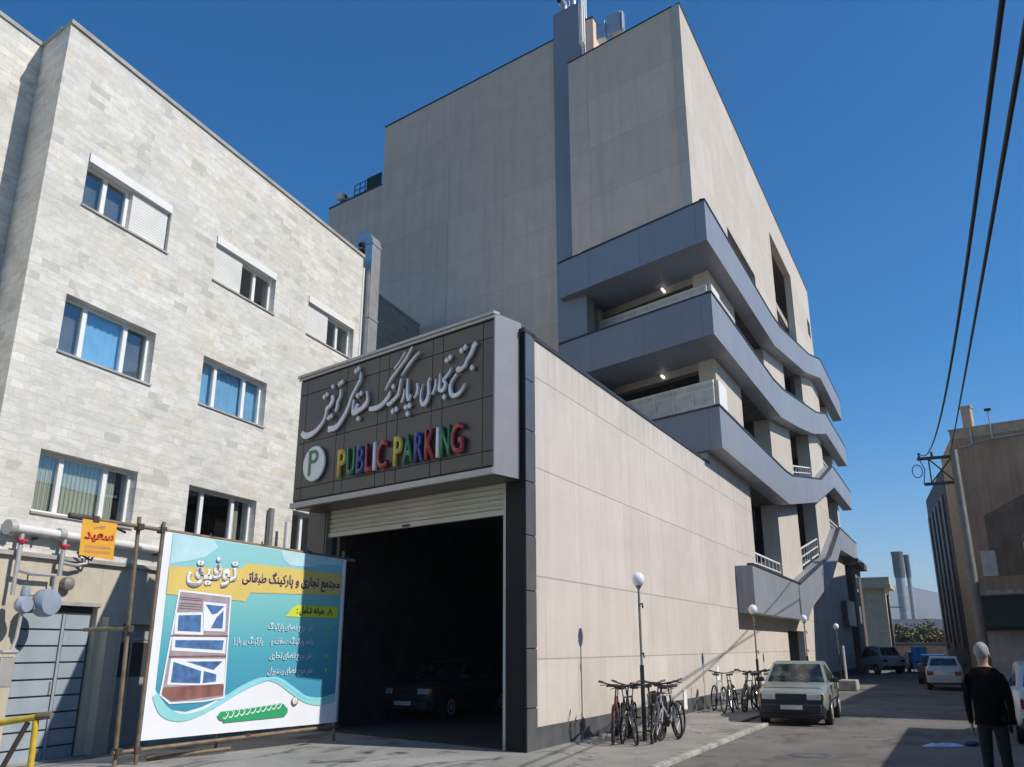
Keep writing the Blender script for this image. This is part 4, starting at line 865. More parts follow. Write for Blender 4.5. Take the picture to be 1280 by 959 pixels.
w = MB(); w.tube([(.02, 0, 1.0), (-.02, 0, -.1)], .03, 10); w.build('post', m['yellow_paint'], YB, smooth='auto')
w = MB(); w.tube([(1.5, 0, .86), (1.5, 0, -.1)], .03, 10); w.build('post', m['yellow_paint'], YB, smooth='auto')
w = MB(); w.tube([(.1, .0, .98), (.6, .0, -.1)], .026, 8); w.build('brace', m['tube_dark'], YB, smooth='auto')
w = MB(); w.tube([(.02, 0, 1.03), (-.13, .0, 1.05)], .034, 8); w.build('tube_end', m['tube'], YB, smooth='auto')

# wall papers and street lamps
for x, z0, z1, lb in ((9.40, .10, .62, 'white paper strip stuck low on the beige wall near the first bicycles'), (13.08, .64, 1.14, 'white paper strip stuck on the beige wall before the second bicycles')):
    w = MB(); w.prism([(x, z0 + .02), (x + .3, z0), (x + .29, z1 - .02), (x + .01, z1)], 'y', -.012 - .012 * (z0 < .5), -.006 - .012 * (z0 < .5)); o = w.build('wall_paper', m['paper'], None, P0, STREET_RZ)
    tag(o, lb, 'poster', 'papers on the street wall')
def street_lamp(x, y, hz, label, thin=1.0):
    A = thing('street_lamp', label, 'street lamp', S(x, y, 0), STREET_RZ, 'globe street lamps along the wall')
    w = MB(); w.tube([(0, 0, -.05), (0, 0, 1.35)], .042 * thin, 10); w.build('base_post', m['black_paint'], A, smooth='auto')
    w = MB(); w.tube([(0, 0, 1.35), (0, 0, hz - .1)], .026 * thin, 10); w.lathe([(.026, hz - .16), (.06, hz - .11), (.07, hz - .09)], 12); w.build('upper_post', m['post'], A, smooth='auto')
    w = MB(); w.sphere((0, 0, hz + .03), .125, 20, 12, (1, 1, 1.12)); w.build('globe', m['globe'], A, smooth=True)
    w = MB(); w.tube([(0, 0, hz - .45), (-.03, -.07, hz - .43), (-.03, -.08, hz - .52)], .018, 6); w.tube([(0, 0, 1.55), (-.05, -.06, 1.57), (-.05, -.07, 1.48)], .016, 6); w.build('hook', m['black_paint'], A)
street_lamp(2.62, -1.2, 2.92, 'globe street lamp in front of the large beige wall, nearest of the row')
street_lamp(11.75, -1.5, 2.66, 'globe street lamp rising behind the second bicycles below the blue grey box', .9)
street_lamp(20.4, -1.55, 2.64, 'globe street lamp behind the parked green hatchback', .9)
street_lamp(28.4, -1.7, 2.5, 'globe street lamp in the wall shadow, farthest of the row', .9)
A = thing('stone_block', 'pale stone block on the pavement past the green hatchback', 'stone block', S(25.6, -2.3, -.05), STREET_RZ)
w = MB(); w.box(-.5, .5, -.35, .35, 0, .42); w.build('block_body', m['kerb'], A, bevel=.05)
A = thing('white_post', 'slim white post leaning in the shaded pavement by the far globe lamp', 'post', S(27.6, -2.0, 0), STREET_RZ)
w = MB(); w.tube([(0, 0, -.05), (-.05, 0, 1.7)], .05, 8); w.build('post_shaft', m['pipe_white'], A, smooth='auto')
w = MB(); w.lathe([(.12, -.05), (.12, .0), (.06, .03)], 10); w.build('post_foot', m['post'], A)
A = thing('shop_sign', 'dark rectangular shop sign fixed to the shaded end of the street wall', 'sign', S(46.5, 0, 3.0), STREET_RZ)
w = MB(); w.box(0, 4.6, -.35, -.03, 0, 1.5); w.build('sign_board', m['plinth'], A)
w = MB(); w.box(-.04, 4.64, -.38, -.35, 1.47, 1.56); w.box(-.04, 4.64, -.38, -.35, -.06, .03); w.build('sign_trim', m['post'], A)

# ================================================================ bicycles
def bicycle(label, loc, rz, frame_mat, basket=None):
    A = thing('bicycle', label, 'bicycle', loc, rz, 'bicycles parked by the lamps'); r = .335
    bicycle.n = getattr(bicycle, 'n', 0) + 1; A.rotation_euler.x = R((5, -4, 8, -7, 3, 6, -6)[bicycle.n % 7])
    for x in (-.52, .52):
        w = MB(); n, k = 28, 8; vs = []; fs = []
        for i in range(n):
            a = 2 * math.pi * i / n
            for j in range(k): b = 2 * math.pi * j / k; rr_ = r - .022 + .022 * math.cos(b); vs.append((x + rr_ * math.cos(a), .022 * math.sin(b), r + rr_ * math.sin(a)))
        for i in range(n):
            for j in range(k): fs.append((i * k + j, i * k + (j + 1) % k, ((i + 1) % n) * k + (j + 1) % k, ((i + 1) % n) * k + j))
        w.add(vs, fs); t = w.build('tyre', m['rubber'], A, smooth=True)
        w = MB()
        for i in range(14):
            a = 2 * math.pi * i / 14; w.tube([(x, .02 * (-1) ** i, r), (x + (r - .04) * math.cos(a), 0, r + (r - .04) * math.sin(a))], .0028, 4, cap=False)
        w.lathe([(r - .055, -.012), (r - .04, -.012), (r - .04, .012), (r - .055, .012), (r - .055, -.012)], 28, (x, 0, r), axis='y') if False else None
        w.lathe([(.03, -.045), (.03, .045)], 10, (x, 0, r), axis='y'); w.build('spokes', m['chrome'], t)
    w = MB(); bb = (-.08, 0, .29); st = (-.22, 0, .78); ht = (.34, 0, .80); hb = (.37, 0, .66)
    for a, b, q in ((bb, hb, .019), (bb, st, .017), (st, ht, .017), (ht, hb, .02)): w.tube([a, b], q, 8)
    for s_ in (-.05, .05): w.tube([bb, (-.52, s_, r)], .010, 6); w.tube([st, (-.52, s_, r)], .009, 6)
    w.build('frame', frame_mat, A, smooth='auto')
    w = MB(); w.tube([(.33, 0, .82), (.375, 0, .64)], .018, 8)
    for s_ in (-.05, .05): w.tube([(.375, s_ * .6, .68), (.40, s_, .6), (.52, s_, r)], .012, 6)
    w.build('fork', frame_mat, A, smooth='auto')
    w = MB(); w.tube([(.325, 0, .80), (.30, 0, .98), (.36, 0, 1.0)], .014, 6); w.tube([(.24, -.31, 1.04), (.33, -.16, 1.02), (.37, 0, 1.0), (.33, .16, 1.02), (.24, .31, 1.04)], .013, 8); hbar = w.build('handlebar', m['black_paint'], A, smooth='auto')
    w = MB()
    for s_ in (-1, 1): w.tube([(.26, .24 * s_, 1.035), (.19, .33 * s_, 1.045)], .019, 8); w.tube([(.36, .18 * s_, 1.0), (.34, .29 * s_, .985)], .007, 5)
    w.build('grip', m['rubber'], hbar, smooth='auto')
    w = MB(); w.tube([st, (-.25, 0, .92)], .013, 6); w.build('seat_post', m['chrome'], A)
    w = MB(); w.prism([(-.40, -.075), (-.37, -.09), (-.22, -.06), (-.12, -.02), (-.11, 0), (-.12, .02), (-.22, .06), (-.37, .09), (-.40, .075)], 'z', .92, .965); w.build('saddle', m['black_plastic'], A, bevel=.015)
    w = MB(); w.lathe([(.085, -.075), (.085, -.06)], 18, (bb[0], 0, bb[2]), axis='y'); w.tube([(bb[0], -.08, bb[2]), (bb[0] + .1, -.09, bb[2] - .13)], .010, 6); w.tube([(bb[0], .06, bb[2]), (bb[0] - .1, .08, bb[2] + .13)], .010, 6)
    w.tube([(bb[0], -.08, bb[2]), (bb[0], .08, bb[2])], .016, 8); cr = w.build('crank', m['black_paint'], A)
    for x_, s_ in ((.1, -1), (-.1, 1)): w = MB(); w.box(bb[0] + x_ - .05, bb[0] + x_ + .05, *sorted((s_ * .09, s_ * .19)), bb[2] - s_ * -.1325 - .0125, bb[2] - s_ * -.1325 + .0125); w.build('pedal', m['black_plastic'], cr)
    w = MB(); w.tube([(-.16, -.07, .30), (-.02, -.22, .0)], .010, 6); w.build('kickstand', m['chrome'], A)
    if basket:
        w = MB(); w.box(-.78, -.42, -.16, -.03, .42, .78); w.box(-.78, -.42, .03, .16, .42, .78); w.box(-.78, -.42, -.03, .03, .70, .78); w.build('pannier', basket[0], A, bevel=.03)
        if len(basket) > 1: w = MB(); w.box(-.74, -.46, -.172, -.162, .46, .66); w.build('pannier_flap', basket[1], A, bevel=.004)
    return A
fm = {k: plain(k + ' bicycle paint', c, .35, .1, var=.1) for k, c in dict(black=(.02, .02, .022), red=(.16, .02, .02), silver=(.50, .50, .50), grey=(.14, .14, .15), pink=(.42, .28, .30), olive=(.10, .10, .08)).items()}
SR_ = STREET_RZ
B1 = [(2.25, -.75, 196, 'red', None, 'dark red framed bicycle, leftmost of the group at the nearest lamp'), (2.35, -1.05, 208, 'black', None, 'black bicycle second from the left at the nearest lamp'),
      (2.75, -1.38, 190, 'grey', None, 'grey bicycle with its front wheel before the nearest lamp post'), (3.3, -1.5, 176, 'silver', None, 'silver framed bicycle right of the nearest lamp post'),
      (3.75, -1.35, 214, 'black', (m['black_plastic'], m['print_green']), 'black bicycle with black panniers and a green flap at the nearest lamp')]
B1 += [(2.5, -.9, 190, 'black', None, 'black bicycle tucked behind the dark red one at the nearest lamp'), (3.05, -1.25, 200, 'olive', None, 'olive bicycle squeezed between the grey and silver ones at the nearest lamp')]
for x, y, a, f_, bk, lb in B1: bicycle(lb, S(x, y, .0), SR_ + R(a), fm[f_], bk)
B2 = [(10.6, -.62, 208, 'silver', None, 'silver bicycle nearest the wall plinth at the second lamp, wheel seen broadside'), (11.1, -.95, 186, 'black', None, 'black bicycle second from the left below the blue grey box'),
      (11.4, -1.25, 178, 'olive', None, 'olive bicycle in the middle of the second group'), (11.9, -1.65, 172, 'grey', None, 'grey bicycle before the second lamp post'), (12.3, -1.75, 150, 'pink', None, 'pale pink bicycle beside the green hatchback')]
B2 += [(11.6, -1.1, 196, 'black', None, 'black bicycle behind the olive one in the second group'), (12.1, -1.45, 184, 'red', None, 'dark red bicycle behind the grey one in the second group')]
for x, y, a, f_, bk, lb in B2: bicycle(lb, S(x, y, .0), SR_ + R(a), fm[f_], bk)

# ================================================================ cars
def car(name, label, cat, loc, rz, paint, L_=4.1, W=1.66, H=1.40, hood=.90, deck=.98, hatch=False, bumper='black_plastic', group=None, dark_front=False):
    A = thing(name, label, cat, loc, rz, group); hw = W / 2; f = L_ / 2
    cabf, cabr = f - 1.2, (-f + .28 if hatch else -f + .78)
    roofF, roofR = cabf - .72, (cabr + .42 if hatch else cabr + .42); bz = .90
    # lower shell: stations from tail to nose
    stn = [(-f, .90, .42, deck - .12), (-f + .06, .96, .30, deck - .03), (-f + .5, 1, .22, deck), (-f + 1.3, 1, .2, max(deck - .04, bz)), (.2, 1, .2, bz), (cabf, 1, .2, bz), (f - .5, .985, .22, hood - .06), (f - .08, .94, .28, hood - .13), (f, .88, .40, hood - .2)]
    w = MB(); ring = []
    for x, k, zb, zt in stn:
        h_ = hw * k; zs = zt - .055
        half = [(h_ * .78, zb), (h_ * .96, zb + .10), (h_ * 1.0, (zb + zs) * .52), (h_ * .965, zs), (h_ * .84, zt)]
        ring.append([(x, y, z) for y, z in half] + [(x, -y, z) for y, z in half[::-1]])
    n = len(ring[0]); vs = [v for q in ring for v in q]; fs = [tuple(range(n)), tuple(range((len(ring) - 1) * n, len(ring) * n))[::-1]]
    for i in range(len(ring) - 1):
        for k in range(n): fs.append((i * n + k, i * n + (k + 1) % n, (i + 1) * n + (k + 1) % n, (i + 1) * n + k))
    w.add(vs, fs); w.build('body', paint, A, smooth='auto', bevel=.018)
    # cabin
    b0, t0 = hw * .93, hw * .74
    bs = [(cabf, b0), (cabr, b0 * .95)]; P = dict(fbl=(cabf, b0, bz - .02), fbr=(cabf, -b0, bz - .02), rbl=(cabr, b0 * .96, deck - .03), rbr=(cabr, -b0 * .96, deck - .03), ftl=(roofF, t0, H - .04), ftr=(roofF, -t0, H - .04), rtl=(roofR, t0 * .97, H - .06), rtr=(roofR, -t0 * .97, H - .06))
    mid = (roofF + roofR) / 2
    w = MB(); w.add([P['fbl'], P['fbr'], P['rbr'], P['rbl'], P['ftl'], P['ftr'], P['rtr'], P['rtl'], (mid, t0, H), (mid, -t0, H)], [(0, 1, 2, 3), (0, 4, 5, 1), (2, 6, 7, 3), (0, 3, 7, 8, 4), (1, 5, 9, 6, 2), (4, 8, 9, 5), (8, 7, 6, 9)])
    w.build('cabin', paint, A, smooth='auto', bevel=.03)
    def face_panel(nm, a, b, c, d, u0, u1, v0, v1, off=.012, mt='car_glass'):
        a, b, c, d = [Vector(q) for q in (a, b, c, d)]; nrm = (b - a).cross(d - a).normalized()
        cen = (a + b + c + d) / 4
        if nrm.dot(cen - Vector((mid, 0, .9))) < 0: nrm.negate()
        def at(u, v): return (a.lerp(b, u)).lerp(d.lerp(c, u), v) + nrm * off
        def at2(u, v): return at(u, v) - nrm * .02
        o_ = MB(); q = [at(u0, v0), at(u1, v0), at(u1, v1), at(u0, v1)]; q2 = [at2(u0, v0), at2(u1, v0), at2(u1, v1), at2(u0, v1)]
        o_.add(q + q2, [(0, 1, 2, 3), (7, 6, 5, 4), (0, 4, 5, 1), (1, 5, 6, 2), (2, 6, 7, 3), (3, 7, 4, 0)]); return o_.build(nm, m[mt], A)
    face_panel('windscreen', P['fbl'], P['fbr'], P['ftr'], P['ftl'], .05, .95, .07, .93, .010, 'dark_glass')
    face_panel('rear_window', P['rbr'], P['rbl'], P['rtl'], P['rtr'], .07, .93, .12, .9, .010, 'dark_glass')
    for s_ in 'lr':
        fb, ft, rb, rt = P['fb' + s_], P['ft' + s_], P['rb' + s_], P['rt' + s_]
        face_panel('side_window', rb, fb, ft, rt, .52, .93, .12, .9, .010, 'dark_glass'); face_panel('side_window', rb, fb, ft, rt, .12, .48, .14, .88, .010, 'dark_glass')
    for x in (f - .78, -f + .82):
        for s_ in (-1, 1):
            w = MB(); w.lathe([(.345, s_ * (hw * .8)), (.345, s_ * (hw * 1.003))], 24, (x, 0, .31), axis='y'); w.build('wheel_arch', m['black_plastic'], A)
            w = MB(); pr = [(.20, s_ * (hw - .17)), (.285, s_ * (hw - .16)), (.295, s_ * (hw - .12)), (.295, s_ * (hw - .02)), (.275, s_ * (hw + .012)), (.185, s_ * (hw + .012))]; w.lathe(pr, 26, (x, 0, .295), axis='y'); wh = w.build('wheel', m['rubber'], A, smooth='auto')
            w = MB(); w.lathe([(.185, s_ * (hw + .004)), (.175, s_ * (hw + .02)), (.10, s_ * (hw + .008)), (.05, s_ * (hw + .022)), (.01, s_ * (hw + .022))], 20, (x, 0, .295), axis='y'); w.build('rim', m['silver'], wh, smooth='auto')
    w = MB(); w.prism([(-hw * .94, f - .13), (-hw * .80, f + .055), (0, f + .085), (hw * .80, f + .055), (hw * .94, f - .13)], 'z', .27, .47)
    w.v = [(v[1], v[0], v[2]) for v in w.v]; w.build('front_bumper', m[bumper], A, bevel=.025)
    w = MB(); w.prism([(-hw * .95, -f + .13), (-hw * .84, -f - .05), (0, -f - .075), (hw * .84, -f - .05), (hw * .95, -f + .13)], 'z', .30, .50)
    w.v = [(v[1], v[0], v[2]) for v in w.v]; w.build('rear_bumper', m[bumper], A, bevel=.025)
    zf = hood - .31
    if dark_front:
        w = MB(); w.box(f - .02, f + .006, -hw * .86, hw * .86, .22, zf + .128); w.build('front_apron', m['black_plastic'], A, bevel=.01)
        w = MB(); w.box(f - .1, f + .07, -hw * .9, hw * .9, .16, .27); w.build('front_spoiler', m['rubber'], A, bevel=.02)
    w = MB(); w.box(f - .03, f + .012, -hw * .42, hw * .42, zf, zf + .12); w.build('grille', m['black_plastic'], A, bevel=.008)
    for s_ in (-1, 1):
        w = MB(); y0_, y1_ = sorted((s_ * hw * .43, s_ * hw * .82)); w.box(f - .06, f + .016, y0_, y1_, zf - .005, zf + .125); w.build('headlight', m['lens_clear'], A, bevel=.015)
        w = MB(); y0_, y1_ = sorted((s_ * hw * .55, s_ * hw * .88)); w.box(-f - .014, -f + .06, y0_, y1_, deck - .36, deck - .2); w.build('tail_light', m['lens_red'], A, bevel=.01)
        w = MB(); w.box(cabf - .22, cabf - .08, *sorted((s_ * hw * .96, s_ * (hw + .16))), bz + .01, bz + .12); w.build('wing_mirror', m['black_plastic'], A, bevel=.03)
    for s_ in (-1, 1):
        w = MB()
        for x in (cabf - .28, mid - .05, cabr + .55): w.box(x - .005, x + .005, *sorted((s_ * hw * .975, s_ * hw * 1.003)), .32, bz - .06)
        w.build('door_seam', m['black_plastic'], A)
        w = MB(); w.box(mid + .05, mid + .2, *sorted((s_ * hw * .97, s_ * (hw + .012))), bz - .17, bz - .135); w.build('door_handle', m['black_plastic'], A, bevel=.006)
        w = MB(); w.box(f - .055, f + .0, *sorted((s_ * hw * .825, s_ * hw * .90)), zf, zf + .12); w.build('indicator', m['lens_amber'], A, bevel=.008)
    w = MB(); w.tube([(cabf + .02, .5, bz + .015), (cabf - .14, .02, bz + .13)], .008, 5); w.tube([(cabf + .02, -.05, bz + .015), (cabf - .14, -.5, bz + .13)], .008, 5); w.build('wiper', m['black_plastic'], A)
    w = MB(); w.box(f - .35, f - .34, -hw * .8, hw * .8, hood - .075, hood - .06); w.build('bonnet_seam', m['black_plastic'], A)
    w = MB(); w.box(f + .04, f + .086, -hw * .5, hw * .5, .29, .35); w.build('air_intake', m['rubber'], A)
    w = MB(); w.box(f + .082, f + .095, -.24, .24, .36, .45); w.build('number_plate', m['plate'], A)
    w = MB(); w.box(-f - .02, -f - .002, -.24, .24, deck - .34, deck - .23); w.build('number_plate', m['plate'], A)
    w = MB(); w.box(-f + .9, f - .9, hw * .985, hw * 1.008, .50, .54); w.box(-f + .9, f - .9, -hw * 1.008, -hw * .985, .50, .54); w.build('side_strip', m['black_plastic'], A)
    return A
t = NT('tinted car window'); t.b.inputs['Base Color'].default_value = (.012, .016, .016, 1); t.b.inputs['Roughness'].default_value = .06; t.b.inputs['Specular IOR Level'].default_value = .7
t.put(t.b.inputs['Base Color'], t.mix(t.ramp(t.noise(3.5, 2, .5, t.scaled((1, 1, .3))), .45, .6), (.008, .012, .012), (.05, .065, .06))); m['dark_glass'] = t.m
def paint(n_, c, coat=.3): return plain(n_, c, .32, .15, var=.04, coat=coat, streak=.08)
car('hatchback', 'pale green grey hatchback facing the camera, parked beside the second bicycles', 'car', S(9.75, -2.92, -.05), STREET_RZ + R(183), paint('pale green grey paint', (.25, .275, .24)), 4.0, 1.6, 1.38, .88, .96, True, dark_front=True)
car('sedan', 'dark sedan inside the entrance hall behind the shutter opening', 'car', S(6.4, 5.3, .0), STREET_RZ + R(180), paint('dark grey paint', (.05, .05, .055)), 4.2, 1.65, 1.38, .92, .96)
car('sedan', 'white sedan seen from behind on the right of the road past the walking man', 'car', S(29.1, -5.85, -.05), STREET_RZ + R(0), paint('old white paint', (.50, .50, .48)), 4.0, 1.42, 1.33, .90, .95, False, 'silver')
car('sedan', 'dark sedan parked in front of the white sedan near the blue tarp', 'car', S(35.5, -5.3, -.05), STREET_RZ, paint('dark blue grey paint', (.05, .055, .07)), 4.1, 1.5, 1.36, .9, .95)
car('delivery_van', 'white van parked across the far end of the street on the left', 'van', S(51.5, -1.3, -.05), STREET_RZ + R(35), paint('pale van paint', (.48, .48, .50)), 4.2, 1.7, 1.75, 1.05, 1.1, True)
car('sedan', 'dark blue car at the far end of the street beside the white van', 'car', S(54.5, -3.6, -.05), STREET_RZ + R(12), paint('dark blue paint', (.05, .06, .11)), 4.1, 1.6, 1.4, .9, .95)
car('hatchback', 'white hatchback cut by the right edge of the photo beside the grey haired man', 'car', S(7.2, -8.2, -.05), STREET_RZ + R(1), paint('white paint', (.66, .66, .66)), 4.0, 1.62, 1.46, .95, 1.0, True)

# ================================================================ person walking away
def person(loc, rz):
    A = thing('person', 'grey haired man in black clothes seen from behind, walking up the street', 'person', loc, rz)
    V = [((0, 0, .98), .155), ((0, 0, 1.12), .150), ((0, 0, 1.30), .175), ((.01, 0, 1.44), .15), ((.03, 0, 1.53), .062), ((.05, 0, 1.60), .075), ((.06, 0, 1.68), .098), ((.055, 0, 1.75), .082)]
    E = [(i, i + 1) for i in range(7)]
    def chain(root, pts):
        k = root
        for p, r_ in pts: V.append((p, r_)); E.append((k, len(V) - 1)); k = len(V) - 1
        return k
    for s_ in (-1, 1):
        sw = .10 * s_
        chain(3, [((.0, .17 * s_, 1.42), .085), ((-.02, .235 * s_, 1.33), .068), ((-.04 + sw * .3, .265 * s_, 1.12), .055), ((.03 + sw * .5, .265 * s_, .90), .040), ((.05 + sw * .55, .262 * s_, .84), .034)])
        chain(0, [((0, .10 * s_, .90), .115), ((.05 * s_, .115 * s_, .52), .082), ((.02 - .05 * s_, .12 * s_, .30), .068), ((.0 - .10 * s_ , .12 * s_, .09), .055), ((.13 - .10 * s_, .13 * s_, .045), .042)])
    me = bpy.data.meshes.new('body'); me.from_pydata([v for v, _ in V], E, []); o = bpy.data.objects.new('body', me); col.objects.link(o)
    md = o.modifiers.new('skin', 'SKIN'); sv = me.skin_vertices[0].data
    for i, (_, r_) in enumerate(V): sv[i].radius = (r_, r_); sv[i].use_root = (i == 0)
    o.modifiers.new('sub', 'SUBSURF').levels = 2; bpy.context.view_layer.update()
    nm = bpy.data.meshes.new_from_object(o.evaluated_get(bpy.context.evaluated_depsgraph_get())); bpy.data.objects.remove(o)
    bm = bmesh.new(); bm.from_mesh(nm)
    for s_ in (-1, 1):       # hands: a palm, four fingers and a thumb
        px, py = .055 + .10 * s_ * .55, .262 * s_; t_ = MB(); t_.sphere((px, py, .80), .045, 10, 6, (.85, .42, 1.1))
        for k in range(4): x = px - .033 + .022 * k; ln = (.06, .075, .08, .068)[k]; t_.tube([(x, py, .775), (x + .004, py, .775 - ln * .55), (x + .002, py - .015 * s_, .775 - ln)], [.0095, .0088, .007], 6)
        t_.tube([(px + .035, py, .81), (px + .058, py - .008 * s_, .785), (px + .06, py - .015 * s_, .755)], [.011, .010, .008], 6)
        vm = [bm.verts.new(v) for v in t_.v]
        for f_ in t_.f:
            try: q = bm.faces.new([vm[i] for i in f_]); q.material_index = 1
            except ValueError: pass
    bmesh.ops.recalc_face_normals(bm, faces=bm.faces); bm.to_mesh(nm); bm.free(); nm.materials.clear(); nm.materials.append(m['cloth_black']); nm.materials.append(m['skin']); nm.materials.append(m['trousers'])
    for p in nm.polygons: p.use_smooth = True; p.material_index = 1 if (p.center.z > 1.525 or p.material_index == 1 or (p.center.z < .87 and abs(p.center.y) > .2 and p.center.z > .7)) else (2 if p.center.z < .95 and abs(p.center.y) < .2 else 0)
    b = bpy.data.objects.new('body', nm); col.objects.link(b); b.parent = A
    w = MB(); w.sphere((.045, 0, 1.715), .108, 20, 12, (1.06, .92, 1.02)); w.v = [v for v in w.v]; hr = w.build('hair', m['hair'], A, smooth=True)
    bm = bmesh.new(); bm.from_mesh(hr.data)
    for v in bm.verts:
        if v.co.x > .09 and v.co.z < 1.74: v.co.x -= .06
        if v.co.z < (1.615 if v.co.x < .03 else 1.665): v.co.z = 1.61 if v.co.x < .03 else 1.66; v.co.y *= .93
    bm.to_mesh(hr.data); bm.free()
    for s_ in (-1, 1): w = MB(); w.sphere((.06, .098 * s_, 1.665), .03, 10, 6, (.7, .35, 1.1)); w.build('ear', m['skin'], A, smooth=True)
    w = MB(); w.sphere((.155, 0, 1.655), .022, 8, 5, (1.1, .8, 1.3)); w.build('nose', m['skin'], A, smooth=True)
    for s_ in (-1, 1): w = MB(); w.sphere((.138, .035 * s_, 1.69), .012, 8, 5); w.build('eye', m['plate'], A, smooth=True)
    w = MB(); w.box(.13, .148, -.024, .024, 1.606, 1.614); w.build('mouth', m['print_brown'], A)
    w = MB(); rings = [(.86, .215, .155), (.98, .205, .155), (1.12, .20, .15), (1.28, .222, .155), (1.38, .265, .135), (1.43, .245, .12), (1.475, .17, .105), (1.515, .085, .08)]; n = 24; vs = []; fs = []
    for z, a, b_ in rings:
        for k in range(n): q = 2 * math.pi * k / n; wv = 1 + .028 * math.sin(5 * q + z * 9) + .018 * math.sin(9 * q - z * 23); vs.append((.01 + b_ * math.cos(q) * wv, a * math.sin(q) * wv, z + .012 * math.sin(3 * q)))
    for i in range(len(rings) - 1):
        for k in range(n): fs.append((i * n + k, i * n + (k + 1) % n, (i + 1) * n + (k + 1) % n, (i + 1) * n + k))
    w.add(vs, fs); w.build('jacket', m['cloth_black'], A, smooth=True)
    return A
pe = person((5.76, 11.0, -.05), STREET_RZ - R(4)); pe.scale = (.95, .86, .985)

A = thing('manhole_cover', 'round iron manhole cover set in the lit asphalt near the pavement', 'manhole cover', S(2.2, -4.2, -.05), 0)
w = MB(); w.lathe([(.34, -.02), (.34, .006), (.30, .006), (.30, .002), (.02, .004)], 28); w.build('cover_plate', m['plinth'], A)
w = MB()
for k in range(7): w.box(-.2, .2, -.2 + k * .065, -.175 + k * .065, .003, .009)
w.build('cover_ribs', m['post'], A)
# litter on the road
A = thing('plastic_bag', 'crumpled pale blue plastic bag lying flat on the shaded road', 'plastic bag', S(4.75, -6.2, -.05), STREET_RZ + R(-60))
w = MB(); rr = random.Random(5); n = 9; vs = []
for i in range(n):
    for j in range(6): e_ = math.sin(math.pi * i / (n - 1)) * math.sin(math.pi * j / 5); vs.append((-.45 + .1 * i + .02 * rr.random(), (-.15 + .06 * j) * (.4 + .6 * math.sin(math.pi * i / (n - 1))), .006 + e_ * (.03 + .05 * rr.random())))
w.add(vs, [(i * 6 + j, i * 6 + j + 1, (i + 1) * 6 + j + 1, (i + 1) * 6 + j) for i in range(n - 1) for j in range(5)]); bagm = w.build('bag_sheet', m['plastic_bag'], A, smooth=True)
w = MB(); w.sphere((.5, .02, .05), .12, 12, 7, (1.3, .9, .45)); w.build('bag_knot', m['dark_bag'], A, smooth=True)

# ================================================================ right side of the street
RB = thing('plaster_building', 'brown plaster building with a dark green awning in shade on the right', 'building', (23.14, 44, 0), FRONT_RZ)
w = MB(); w.box(.003, 9, 0, .4, 2.4, 12.1); w.build('front_wall', m['plaster_brown'], RB)
w = MB(); w.box(0, 9, -.02, .4, 12.1, 12.55); w.box(-.05, 9, -.05, .42, 12.55, 12.63); w.build('parapet', m['brick_tan'], RB)
w = MB(); w.box(.003, 9, .01, .4, -.2, 2.398); w.build('ground_floor_wall', m['white_wall'], RB)
side = MB(); side.prism([(0, .405), (.4, .405), (-1.9, 6.6), (-2.3, 6.6)], 'z', -.2, 12.4); side.build('side_wall', m['brick_tan'], RB)
far = MB(); far.prism([(-2.34, 6.61), (-1.9, 6.61), (-6.4, 18.8), (-6.9, 18.8)], 'z', -.2, 11.9); far.build('side_cladding', m['brown_clad'], RB)
for k in range(5):
    q = MB(); t0 = .1 + k * .19; x_, y_ = -2.34 - 4.56 * t0, 6.61 + 12.19 * t0; q.prism([(x_ - .12, y_), (x_ - .02, y_ + .04), (x_ - .36, y_ + .95), (x_ - .46, y_ + .91)], 'z', 1.5 + .4 * (k % 2), 10.5); q.build('cladding_rib', m['plinth'], RB)
core = MB(); core.box(9.01, 9.4, 0, 16, -.2, 12.1); core.prism([(.5, .41), (9, .41), (9, 16), (-5, 16), (-1.8, 6.6)], 'z', 11.5, 11.7); core.build('back_wall', m['brown_clad'], RB)
w = MB(); w.prism([(-.02, 2.45), (-.9, 2.45), (-.95, 2.6), (-.02, 4.05)], 'x', .25, 9); w.build('awning', m['awning'], RB)
w = MB(); w.box(.0, 9, -.15, -.005, 4.12, 4.35); w.build('string_course', m['kerb'], RB)
w = MB(); w.box(.58, 1.25, -.03, -.005, 5.02, 6.25); w.build('wall_poster', m['white_wall'], RB)
w = MB(); w.box(1.0, 4.8, -.012, -.003, 5.0, 8.0); w.add([(1.0, -.012, 8.0), (4.8, -.012, 8.0), (2.9, -.012, 8.9), (1.0, -.003, 8.0), (4.8, -.003, 8.0), (2.9, -.003, 8.9)], [(0, 1, 2), (5, 4, 3), (0, 2, 5, 3), (1, 4, 5, 2)]); w.build('old_render_patch', m['dark_render'], RB)
w = MB(); w.tube([(.4, -.12, 11.6), (1.0, -.12, 11.65), (1.05, -.12, 12.5), (1.05, -.12, 11.75), (2.0, -.12, 11.85), (2.0, -.12, 13.3)], .045, 6); w.tube([(2.0, -.12, 11.85), (8.5, -.12, 12.0)], .04, 6); w.build('gas_line', m['pipe_silver'], RB)
w = MB(); w.box(1.85, 2.15, -.2, -.04, 13.3, 13.42); w.build('vent_cowl', m['black_plastic'], RB)
w = MB(); w.tube([(.12, -.1, 0), (.12, -.1, 6.2)], .06, 8); w.tube([(.12, -.1, 4.9), (.12, -.3, 5.0), (.12, -.32, 4.3)], .05, 8); w.build('down_pipe', m['post'], RB, smooth='auto')
w = MB(); w.box(.5, .95, .9, 1.4, 12.4, 13.9); w.box(.45, 1.0, .85, 1.45, 13.9, 14.0); w.build('roof_chimney', m['brick_tan'], RB)
EP = thing('utility_pole', 'grey utility pole with braced double crossarms in front of the brown building', 'utility pole', S(26.8, -7.42, 0), STREET_RZ)
